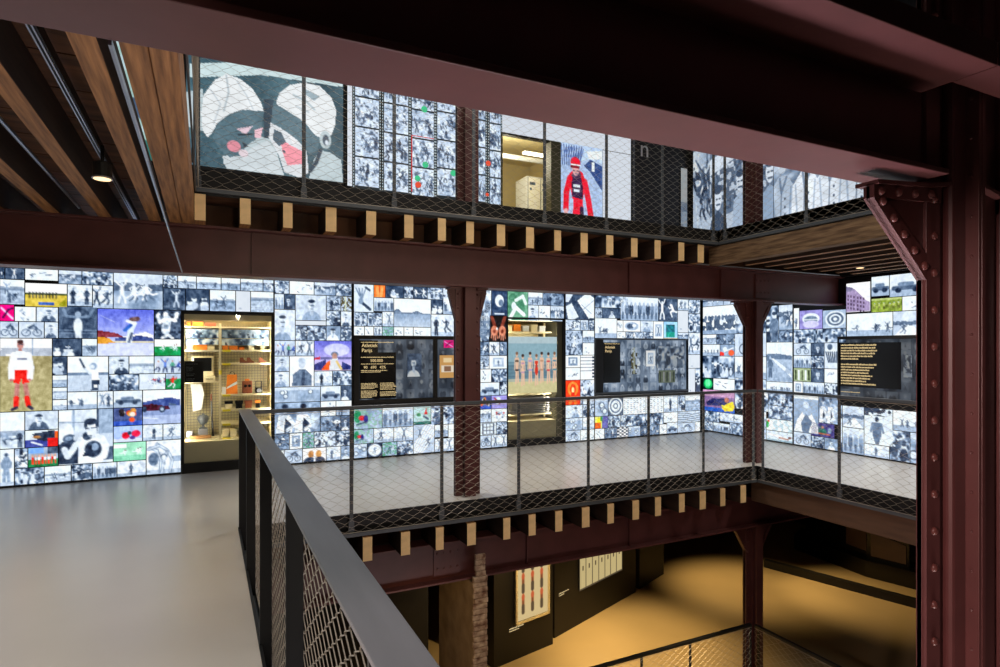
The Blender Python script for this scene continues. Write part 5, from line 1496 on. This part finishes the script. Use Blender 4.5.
def item(name, label, cat, shapes, group='objects in the cream showcase'):
    """a small thing made of named parts: (part, bmesh, material)"""
    xs = [v.co.copy() for _, b, _ in shapes for v in b.verts]
    loc = Vector(((min(v.x for v in xs) + max(v.x for v in xs)) / 2, (min(v.y for v in xs) + max(v.y for v in xs)) / 2, min(v.z for v in xs)))
    if len(shapes) == 1:
        o = obj(name, shapes[0][1], shapes[0][2])
        return tag(o, label, cat, group)
    t = thing(name, label, cat, loc, group)
    for n, b, m in shapes: obj(n, b, m, t)
    return t


def carton(x0, x1, z, h, mat, label, lid=True, y=9.20, d=.2):
    bm = box(B(), x0, x1, y, y + d, z, z + h * .7 if lid else z + h, .003)
    if not lid: return item('archive_box', label, 'box', [('body', bm, M[mat])])
    return item('archive_box', label, 'box', [('body', bm, M[mat]), ('lid', box(B(), x0 - .003, x1 + .003, y - .003, y + d + .003, z + h * .7, z + h, .003), M[mat])])


ZL, ZR = 1.638, 1.638
carton(-.24, -.165, ZL, .07, 'cream', 'stack-like cream box at the left end of the upper shelf in the showcase')
carton(-.155, .01, ZL, .075, 'orange', 'wide orange archive box on the upper left shelf of the showcase')
carton(.02, .10, ZL, .06, 'cream', 'small cream box right of the wide orange box')
carton(-.24, -.19, 1.96, .06, 'orange', 'small orange box at the very top left of the showcase', False)
carton(-.17, -.04, 1.96, .06, 'orange', 'middle orange box along the very top of the showcase', False)
carton(-.02, .12, 1.96, .05, 'brown', 'brown box along the very top of the showcase', False)
obj('top_shelf', box(B(), X0 + .03, .155, 9.10, 9.54, 1.94, 1.958), M['cream'], t)
obj('top_shelf', box(B(), .185, X1 - .03, 9.10, 9.54, 1.94, 1.958), M['cream'], t)
carton(.20, .27, ZR, .085, 'orange', 'orange box at the left end of the upper right shelf, taller than its neighbour')
carton(.285, .395, ZR, .06, 'orange', 'flat orange box on the upper right shelf beside the taller one')
carton(.41, .48, ZR, .045, 'orange', 'smallest orange box on the upper right shelf')
carton(.54, .61, ZR, .07, 'cream', 'cream box in the middle of the upper right shelf')
carton(.69, .745, ZR, .06, 'cream', 'small cream box near the right end of the upper right shelf')
# computer
t2 = thing('desktop_computer', 'beige desktop computer with dark screen on the left shelf of the showcase', 'computer', (0, 9.3, 1.212))
bm = box(B(), -.18, .09, 9.2, 9.46, 1.275, 1.545, .012)
obj('monitor', bm, M['cream'], t2)
obj('screen_glass', box(B(), -.155, .065, 9.192, 9.202, 1.345, 1.53, .004), M['ink'], t2)
bm = box(B(), -.05, .11, 9.15, 9.46, 1.212, 1.275, .006)
obj('base', bm, M['cream'], t2)
obj('disk_slot', box(B(), -.005, .08, 9.146, 9.152, 1.235, 1.243), M['ink'], t2)
# shoes
for i, (x, lb) in enumerate(((.47, 'left brown leather football boot on the second shelf'), (.56, 'middle brown leather boot on the second shelf'), (.72, 'brown leather boot at the right end of the second shelf'))):
    bm = B()
    prism(bm, [(x - .045, 9.2, 1.452), (x + .045, 9.2, 1.452), (x + .047, 9.2, 1.475), (x + .01, 9.2, 1.495), (x - .005, 9.2, 1.53), (x - .045, 9.2, 1.53), (x - .05, 9.2, 1.48)], (0, .035, 0))
    sole = box(B(), x - .048, x + .05, 9.197, 9.238, 1.452, 1.458)
    item('leather_boot', lb + ' of the showcase', 'boot', [('upper', bm, M['brown']), ('sole', sole, M['ink'])])
# orange bag and others on the third shelf
bm = prism(B(), [(.245, 9.22, 1.022), (.395, 9.22, 1.022), (.385, 9.22, 1.29), (.262, 9.22, 1.29)], (0, .07, 0))
hb = B()
tube(hb, [(.29, 9.25, 1.285), (.30, 9.25, 1.32), (.325, 9.25, 1.33), (.35, 9.25, 1.32), (.36, 9.25, 1.285)], .006, 6)
st = prism(B(), [(.25, 9.215, 1.09), (.39, 9.215, 1.16), (.388, 9.215, 1.20), (.26, 9.215, 1.12)], (0, .004, 0))
item('sports_bag', 'bright orange bag with a white stripe in the middle of the showcase', 'bag', [('body', bm, M['orange']), ('handle', hb, M['ink']), ('stripe', st, M['white'])])
item('paper_note', 'small white standing note left of the orange bag', 'note', [('card', box(B(), .195, .243, 9.2, 9.21, 1.022, 1.12), M['white'])])
bm = box(B(), .455, .585, 9.2, 9.32, 1.022, 1.20, .012)
e1 = B()
for dx in (-.027, .027): lathe(e1, [(.022, 0), (.022, .004)], (0, 0, 0), 14)
e1.free()
e1 = B()
for xx in (.495, .548): tube(e1, [(xx, 9.2, 1.13), (xx, 9.19, 1.13)], .02, 12)
item('binocular_viewer', 'reddish brown box with two black round lenses on the showcase shelf', 'viewer', [('case', bm, M['brown']), ('lens', e1, M['ink']), ('top_knob', box(B(), .49, .55, 9.23, 9.28, 1.20, 1.225, .004), M['orange'])])
bm = box(B(), .625, .72, 9.2, 9.3, 1.022, 1.10, .008)
hb = B()
tube(hb, [(.635, 9.25, 1.10), (.635, 9.25, 1.19), (.71, 9.25, 1.19), (.71, 9.25, 1.10)], .008, 6)
wl = B()
tube(wl, [(.672, 9.2, 1.06), (.672, 9.185, 1.06)], .03, 14)
item('film_camera', 'black device with tall frame at the right of the third showcase shelf', 'camera', [('body', bm, M['ink']), ('frame', hb, M['black']), ('dial', wl, M['silver'])])
for x, w, mt, lid, lb in ((.235, .09, 'cream', 'ink', 'cream box with black lid on the fourth showcase shelf'), (.37, .085, 'ink', 'ink', 'all-black box on the fourth showcase shelf'), (.49, .085, 'brown', 'brown', 'brown leather box on the fourth showcase shelf'), (.63, .055, 'ink', 'orange', 'small dark box with orange top on the fourth showcase shelf')):
    item('instrument_box', lb, 'box', [('body', box(B(), x, x + w, 9.18, 9.3, .817, .885, .004), M[mt]), ('lid', box(B(), x - .008, x + w + .008, 9.175, 9.305, .885, .925, .006), M[lid])])
item('box_camera', 'old folding camera on the fifth showcase shelf behind the railing end', 'camera', [('body', box(B(), .50, .60, 9.2, 9.28, .622, .70, .006), M['ink']), ('bellows', prism(B(), [(.52, 9.2, .635), (.58, 9.2, .635), (.57, 9.2, .69), (.53, 9.2, .69)], (0, -.05, 0)), M['brown'])])
for i, (x, lb) in enumerate(((.20, 'leftmost'), (.30, 'second'), (.42, 'third'), (.60, 'rightmost'))):
    carton(x, x + .08, .433, .09, 'cream', lb + ' cream box on the lowest right shelf of the showcase')
# lower left: trophy, stick, board, drape
bm = B()
lathe(bm, [(.05, 0), (.05, .012), (.018, .03), (.014, .055), (.05, .08), (.072, .13), (.07, .165), (.045, .19), (.018, .20), (.012, .215)], (-.04, 9.3, .545), 20)
item('trophy_bust', 'dark grey rounded trophy on a plinth in the lower left of the showcase', 'trophy', [('cup', bm, M['grey']), ('pedestal', box(B(), -.10, .02, 9.24, 9.36, .432, .545, .004), M['silver'])])
item('wooden_board', 'orange-brown wooden board lying on the bottom shelf of the showcase', 'board', [('board', box(B(), -.21, .06, 9.12, 9.2, .432, .47, .004), M['tan'])])
sb = B()
tube(sb, [(.085, 9.3, .435), (.07, 9.32, .7), (.06, 9.33, .99)], [.016, .011, .008], 8)
item('playing_stick', 'long dark stick leaning beside the upright in the showcase', 'stick', [('shaft', sb, M['ink']), ('grip', tube(B(), [(.062, 9.328, .93), (.0595, 9.331, 1.02)], .011, 8), M['brown'])])
bm = prism(B(), [(-.20, 9.42, 1.16), (-.06, 9.42, 1.16), (-.03, 9.42, 1.02), (-.06, 9.42, .80), (-.17, 9.42, .78), (-.18, 9.42, .98)], (0, .015, 0))
item('hanging_shirt', 'pale blue shirt hanging behind the trophy in the showcase', 'shirt', [('cloth', bm, M['white'])])
item('stone_block', 'grey block at the left end of the lowest showcase shelf', 'block', [('block', box(B(), -.25, -.17, 9.3, 9.4, .432, .52, .006), M['silver'])])

# ------------------------------------------------------------------ showcase with the swimmers poster
X0, X1, ZT = 4.515, 5.635, 2.165
t = thing('display_showcase', 'glazed showcase with the swimmers poster on its front, right of the far column', 'showcase', (5.07, 9.3, 0))
bm = B()
box(bm, X0 + .02, X1 - .02, 9.66, 9.68, .1, ZT)
box(bm, X0 + .012, X0 + .03, 9.03, 9.68, .1, ZT)
box(bm, X0 + .012, X1 - .012, 9.03, 9.68, ZT - .03, ZT - .012)
obj('cabinet_body', bm, M['creamwall'], t)
obj('side_wall', box(B(), X1 - .14, X1 - .012, 9.01, 9.68, .1, ZT - .03), paint('olive_side', (.34, .33, .27), .5), t)
bm = B()
for a, b in ((X0, X0 + .02), (X1 - .03, X1)): box(bm, a, b, 8.985, 9.03, 0, ZT + .02)
box(bm, X0, X1, 8.985, 9.03, ZT - .012, ZT + .02)
obj('frame', bm, M['black'], t)
obj('plinth', box(B(), X0 + .02, X1 - .02, 8.99, 9.66, 0, .12), M['black'], t)
obj('base_panel', box(B(), X0 + .03, X1 - .14, 9.03, 9.66, .12, .42), M['cream'], t)
for z in (.50, .85, 1.93): obj('shelf', box(B(), X0 + .03, X1 - .14, 9.18, 9.6, z, z + .025, .003), M['cream'], t)
for x in (4.62, 5.44): obj('upright', box(B(), x, x + .03, 9.36, 9.39, .42, 2.12), M['cream'], t)
obj('case_lamp', box(B(), X0 + .1, X1 - .2, 9.05, 9.09, ZT - .035, ZT - .03), M['shelf_lamp'], t)
area('showcase_fill_light', (4.56, 9.05, 1.2), (5.1, 9.6, 1.2), 7, .03, 1.55, (1, .92, .76))  # added side fills brighten this interior, without fixtures
area('showcase_fill_light', (5.46, 9.05, 1.2), (4.9, 9.6, 1.2), 7, .03, 1.55, (1, .92, .76))
obj('glass_pane', box(B(), X0 + .02, X1 - .14, 8.998, 9.002, .12, ZT - .02), M['glass'], t)
tag(picture('swimmers_poster', (4.537, 8.984, 1.86), (.945, 0, 0), (0, 0, -.96), 'swimmers', 71, M['pic'], None, .93), 'colour poster of seven swimmers in bathing suits standing in a row', 'poster')
bm = B()
for i in range(9): box(bm, 4.68, 5.42, 9.14, 9.5, .545 + i * .032, .552 + i * .032)
item('slatted_rack', 'pile of pale grey slats behind the glass under the swimmers poster', 'rack', [('slats', bm, M['silver'])], None)
for i in range(5):
    carton(4.60 + i * .165, 4.60 + i * .165 + .12, 1.956, .10 + .02 * (i % 2), ['cream', 'orange', 'white', 'cream', 'white'][i], ['cream box at the left end', 'orange box second from the left', 'white box in the middle', 'cream box fourth from the left', 'white box at the right end'][i] + ' of the shelf above the swimmers poster')

# ------------------------------------------------------------------ upper storey
tag(picture('backlit_print', (-1.6, 9.05, 5.86), (1.25, 0, 0), (0, 0, -1.75), 'Cboat', 82, M['pic'], None), 'pale back-lit print glimpsed through the slit beside the double beam', 'picture')
t = thing('backlit_print', 'huge back-lit teal picture of two capped heads on the upper storey', 'picture', (.84, 9.05, 4.08))
picture('print', (-.24, 9.03, 5.86), (2.06, 0, 0), (0, 0, -1.75), 'bighead', 81, M['pic'], t)
bm = box(B(), -.27, -.24, 9.02, 9.1, 4.06, 5.9)
box(bm, 1.82, 1.85, 9.02, 9.1, 4.06, 5.9)
box(bm, -.27, 1.85, 9.02, 9.1, 4.06, 4.11)
obj('frame', bm, M['dark'], t)
tag(picture('light_strip', (1.885, 9.04, 5.9), (.07, 0, 0), (0, 0, -1.82), 'plainwhite', 1, M['pic'], None, .95), 'narrow white glowing strip between the two heads and the film strips', 'light strip')
k = 0
for i, (a, b) in enumerate(((2.0, 2.36), (2.44, 2.82), (2.88, 3.24), (3.30, 3.66), (4.02, 4.14), (4.22, 4.42))):
    t = thing('film_strip_panel', 'back-lit film strip with stacked negatives, %s' % ['directly right of the two heads picture', 'second from the two heads picture', 'with the green dots and red outline', 'partly behind the upper red column', 'slim one just right of the upper red column', 'beside the cream doorway with an orange dot'][i], 'film strip', ((a + b) / 2, 9.06, 4.0), 'film strips on the upper wall')
    obj('film_border', box(B(), a - .035, b + .035, 9.05, 9.09, 4.0, 5.95), paint('film_border_%d' % i, (.22, .30, .36), .4), t)
    bm = B()
    z = 4.03
    while z < 5.9:
        for xx in (a - .028, b + .014): box(bm, xx, xx + .014, 9.044, 9.05, z, z + .022)
        z += .045
    obj('perforations', bm, emit('perforation_glow', (.75, .82, .85), .8), t)['kind'] = 'stuff'
    z = 4.10 - .02 * (i % 3)
    while z < 5.85:
        picture('negative', (a, 9.04, z + .425), (b - a, 0, 0), (0, 0, -.425), 'strip', 300 + k, M['pic'], t)
        z += .45
        k += 1
    for (dx, dz, m_, s_) in {2: ((.22, .35, 'green', .05), (.09, .12, 'green', .045), (.10, .02, 'red', .05), (.2, 1.22, 'green', .05)), 3: ((.27, .28, 'green', .05),), 5: ((-.03, .52, 'red', .045), (-.05, .0, 'red', .03))}.get(i, ()):
        c = {'green': (.30, .82, .58), 'red': (.95, .35, .25)}[m_]
        bm = tube(B(), [(a + dx, 9.035, 4.2 + dz), (a + dx, 9.028, 4.2 + dz)], s_, 18)
        obj(m_ + '_dot', bm, emit('dot_glow', c, .9), t)['label'] = 'round ' + m_ + ' dot'
    if i == 2:
        bm = box(B(), a - .01, a + .004, 9.03, 9.036, 4.1, 4.98)
        box(bm, a - .01, b, 9.03, 9.036, 4.975, 4.985)
        obj('red_outline', bm, emit('red_glow', (.93, .25, .25), .8), t)
# white wall round the doorway and cyclist poster
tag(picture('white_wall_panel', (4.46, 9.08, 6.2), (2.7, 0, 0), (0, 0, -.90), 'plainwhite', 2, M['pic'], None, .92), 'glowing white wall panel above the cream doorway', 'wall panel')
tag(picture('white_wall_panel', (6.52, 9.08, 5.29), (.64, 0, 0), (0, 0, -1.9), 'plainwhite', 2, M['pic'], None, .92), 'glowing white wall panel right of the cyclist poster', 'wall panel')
tag(picture('cyclist_poster', (5.60, 9.06, 5.30), (.90, 0, 0), (0, 0, -1.62), 'cyclist', 91, M['pic'], None, .96), 'poster of a cyclist in red jersey and red cap on a road', 'poster')
# things in the side room
tag(obj('ceiling_tube', box(B(), 5.5, 6.15, 10.2, 10.3, 5.42, 5.47, .02), M['tube']), 'glowing white tube light on the ceiling of the cream side room', 'lamp')
tag(obj('pipe', tube(B(), [(3.74, 10.6, 5.45), (6.56, 10.6, 5.45)], .05, 12), M['white']), 'white pipe crossing under the ceiling of the cream side room', 'pipe')
t = thing('metal_locker', 'pale locker with notices on its doors in the cream side room', 'locker', (6.25, 11.0, H))
obj('body', box(B(), 5.93, 6.56, 10.9, 11.4, H, 5.22, .01), M['white'], t)
picture('notice', (5.96, 10.885, 5.19), (.28, 0, 0), (0, 0, -1.2), 'notice', 5, M['print'], t)
picture('notice', (6.26, 10.885, 5.19), (.28, 0, 0), (0, 0, -1.2), 'notice', 6, M['print'], t)
t = thing('work_table', 'grey table in front of the lockers in the cream side room', 'table', (5.1, 10.35, H))
obj('table_top', box(B(), 4.3, 5.9, 10.0, 10.7, 3.95, 4.0), M['silver'], t)
for x in (4.35, 5.8):
    for y in (10.05, 10.6): obj('leg', box(B(), x, x + .05, y, y + .05, H, 3.95), M['silver'], t)
l = bpy.data.lights.new('room_lamp', 'POINT')
l.energy = 55
l.color = (1, .93, .70)
l.shadow_soft_size = .3
o = bpy.data.objects.new('room_lamp', l)
COL.objects.link(o)
o.location = (5.0, 10.2, 5.3)
# dark corner with glyph, blue slot, crowd picture
t = thing('dark_partition', 'dark slate partition with an arch-shaped letter on the upper storey', 'partition', (7.75, 9.0, H))
obj('board', box(B(), 7.18, 8.25, 8.98, 9.06, H, 6.3, .004), M['dark'], t)
letters('letter', 'n', .46, (7.28, 8.97, 5.26), 0, M['white'], t)
tag(picture('blue_slot_print', (8.36, 9.05, 5.2), (.16, 0, 0), (0, 0, -1.35), 's', 3, M['pic'], None, .6), 'tall narrow bluish print in the dark upper corner', 'picture')
t = thing('crowd_mural', 'back-lit mural of spectators and men in long coats on the upper right wall', 'mural', (9.05, 7.5, 3.9))
obj('mount', box(B(), 9.075, 9.15, 5.75, 8.97, 3.92, 5.74), M['darker'], t)
picture('print', (8.62, 8.99, 5.75), (.45, 0, 0), (0, 0, -1.85), 'strip', 95, M['pic'], t, .85)
picture('print', (9.06, 8.99, 5.75), (0, -1.50, 0), (0, 0, -1.85), 'crowdleft', 95, M['pic'], t)
picture('print', (9.06, 7.48, 5.75), (0, -1.75, 0), (0, 0, -1.85), 'coats', 96, M['pic'], t)

# ------------------------------------------------------------------ tracks, spots, pipes
tag(obj('light_track', box(B(), -.199, -.192, 1.605, 6.1, 2.335, 2.352), M['track']), 'slim metal track hanging below the joists in front of the double beam', 'track')
t = thing('light_track', 'twin rail lighting track between two ceiling joists carrying a spotlight', 'track', (-.59, 3.4, 2.9))
obj('rail', box(B(), -.628, -.621, 1.5, 8.9, 2.90, 2.93), M['track'], t)
obj('rail', box(B(), -.611, -.604, 1.5, 8.9, 2.90, 2.93), M['track'], t)
obj('channel', box(B(), -.63, -.600, 1.5, 8.9, 2.915, 2.97), M['black'], t)


def spotlamp(x, y, z, label):
    t = thing('ceiling_spotlight', label, 'spotlight', (x, y, z), 'round ceiling spotlights')
    bm = lathe(B(), [(.050, 0), (.052, .004), (.052, .09), (.035, .10), (.01, .105), (.01, .2)], (x, y, z), 20)
    obj('housing', bm, M['black'], t)
    obj('ring', lathe(B(), [(.051, -.004), (.056, -.004), (.056, .006), (.051, .006)], (x, y, z), 20), M['silver'], t)
    obj('lens', lathe(B(), [(.046, -.007), (.046, .001)], (x, y, z), 16), M['lamp'], t)


spotlamp(-.57, 4.36, 2.69, 'black round spotlight glowing warm between the ceiling joists on the left')
spotlamp(8.31, 5.42, 2.80, 'small round spotlight glowing over the right walkway beside the big column')
tag(obj('conduit_pipe', tube(B(), [(-.96, 1.5, 2.84), (-.96, 6.1, 2.84)], .012, 8), M['track']), 'thin grey conduit pipe between the second and third ceiling joists on the left', 'pipe')
tag(obj('conduit_pipe', tube(B(), [(5.9, 6.14, 2.80), (8.9, 6.14, 2.80)], .010, 8), M['silver']), 'thin bright conduit on top of the far girder at the right', 'pipe')

# ------------------------------------------------------------------ lower storey
t = thing('masonry_pier', 'rough broken end of an old masonry wall below the far girder', 'masonry', (2.72, 6.5, -H))
rb = random.Random(8)
bm = B()
box(bm, 2.63, 2.80, 6.07, 7.15, -H, -.93, .01)
obj('plastered_wall', bm, M['plaster'], t)
bm = B()
z = -H
while z < -.64:
    dx, dy = rb.uniform(-.012, .012), rb.uniform(-.012, .012)
    w = .085 if z < -.85 else .06
    box(bm, 2.715 - w + dx, 2.715 + w + dx * .5, 6.045 + dy * .5, 6.09, z, z + .058, .012)
    z += .06
obj('broken_bricks', bm, M['rubble'], t)


def panel(label, P0, P1, thick, z1, mat='matt'):
    a, b = Vector((*P0, 0)), Vector((*P1, 0))
    d = (b - a).normalized()
    n = Vector((d.y, -d.x, 0))           # towards the viewer
    t = thing('exhibition_partition', label, 'partition', (a.x, a.y, -H))
    q = a - n * thick
    r = b - n * thick
    bm = prism(B(), [(a.x, a.y, -H), (b.x, b.y, -H), (r.x, r.y, -H), (q.x, q.y, -H)], (0, 0, z1 + H))
    obj('board', bm, M[mat], t)
    return t, a, d, n


t, a, d, n = panel('black exhibition partition holding the framed torches, beside the masonry', (3.96, 8.33), (5.17, 8.60), .25, -.9)
q = a + d * .42 + n * .035
c = thing('framed_display', 'bright framed display of a grid of brown torches on a black partition', 'display', (q.x, q.y, -2.66))
picture('print', q + n * .01 + Vector((0, 0, -1.55)), d * .66, (0, 0, -1.09), 'torch', 5, M['pic'], c, .93)
bm = B()
for s0_, s1_, z0_, z1_ in ((-.03, 0, -2.68, -1.5), (.66, .69, -2.68, -1.5), (-.03, .69, -2.68, -2.65)):
    pa, pb = q + d * s0_, q + d * s1_
    prism(bm, [(pa.x, pa.y, z0_), (pb.x, pb.y, z0_), (pb.x, pb.y, z1_), (pa.x, pa.y, z1_)], n * .035)
obj('frame', bm, M['cream'], c)
glyph_lines(lambda s, z: tuple(a + d * s + n * .004 + Vector((0, 0, z))), .3, -2.72, [.3, .2], .035, t, seed=41)
t, a, d, n = panel('black exhibition partition with a row of cream sheets, behind the torches', (5.30, 8.76), (7.78, 9.71), .5, -.9)
q = a + d * .68 + n * .03
c = thing('framed_display', 'long lit display of cream sheets in two rows on a black partition', 'display', (q.x, q.y, -2.3))
picture('print', q + Vector((0, 0, -1.25)), d * 1.42, (0, 0, -1.40), 'sheets', 6, M['pic'], c, .9)
glyph_lines(lambda s, z: tuple(a + d * s + n * .004 + Vector((0, 0, z))), .12, -2.52, [.28, .14], .035, t, seed=43)
t, a, d, n = panel('short black partition furthest back on the lower floor', (7.95, 9.80), (8.95, 10.22), .5, -.9)
# black low barrier and angular display on the lower right
t = thing('low_barrier', 'long low black barrier on the orange lit lower floor at right', 'barrier', (11.7, 8.1, -H))
bm = prism(B(), [(11.25, 9.55, -H), (12.10, 6.55, -H), (12.22, 6.58, -H), (11.38, 9.6, -H)], (0, 0, .16))
obj('base', bm, M['matt'], t)
t = thing('angular_display', 'dark angular display case with pale panels at the lower right behind the barrier', 'display case', (13.2, 8.6, -H))
bm = prism(B(), [(12.95, 10.1, -H), (12.75, 8.2, -H), (13.0, 7.2, -H), (13.6, 7.1, -H), (13.6, 10.4, -H)], (0, 0, .35))
obj('plinth', bm, M['ink'], t)
bm = prism(B(), [(13.1, 9.9, -H + .35), (12.95, 8.3, -H + .35), (13.1, 7.5, -H + .35), (13.5, 7.5, -H + .35), (13.5, 10.2, -H + .35)], (0, 0, .7))
obj('glass_hood', bm, M['ink'], t)
bm = prism(B(), [(13.02, 8.9, -H + .5), (12.94, 8.3, -H + .5), (12.94, 8.3, -H + .92), (13.02, 8.9, -H + .9)], (-.01, 0, 0))
obj('pale_panel', bm, M['dim_panel'], t)
bm = prism(B(), [(12.945, 8.2, -H + .42), (13.08, 7.55, -H + .42), (13.08, 7.55, -H + .8), (12.945, 8.2, -H + .95)], (-.01, 0, 0))
obj('pale_panel', bm, M['dim_panel'], t)
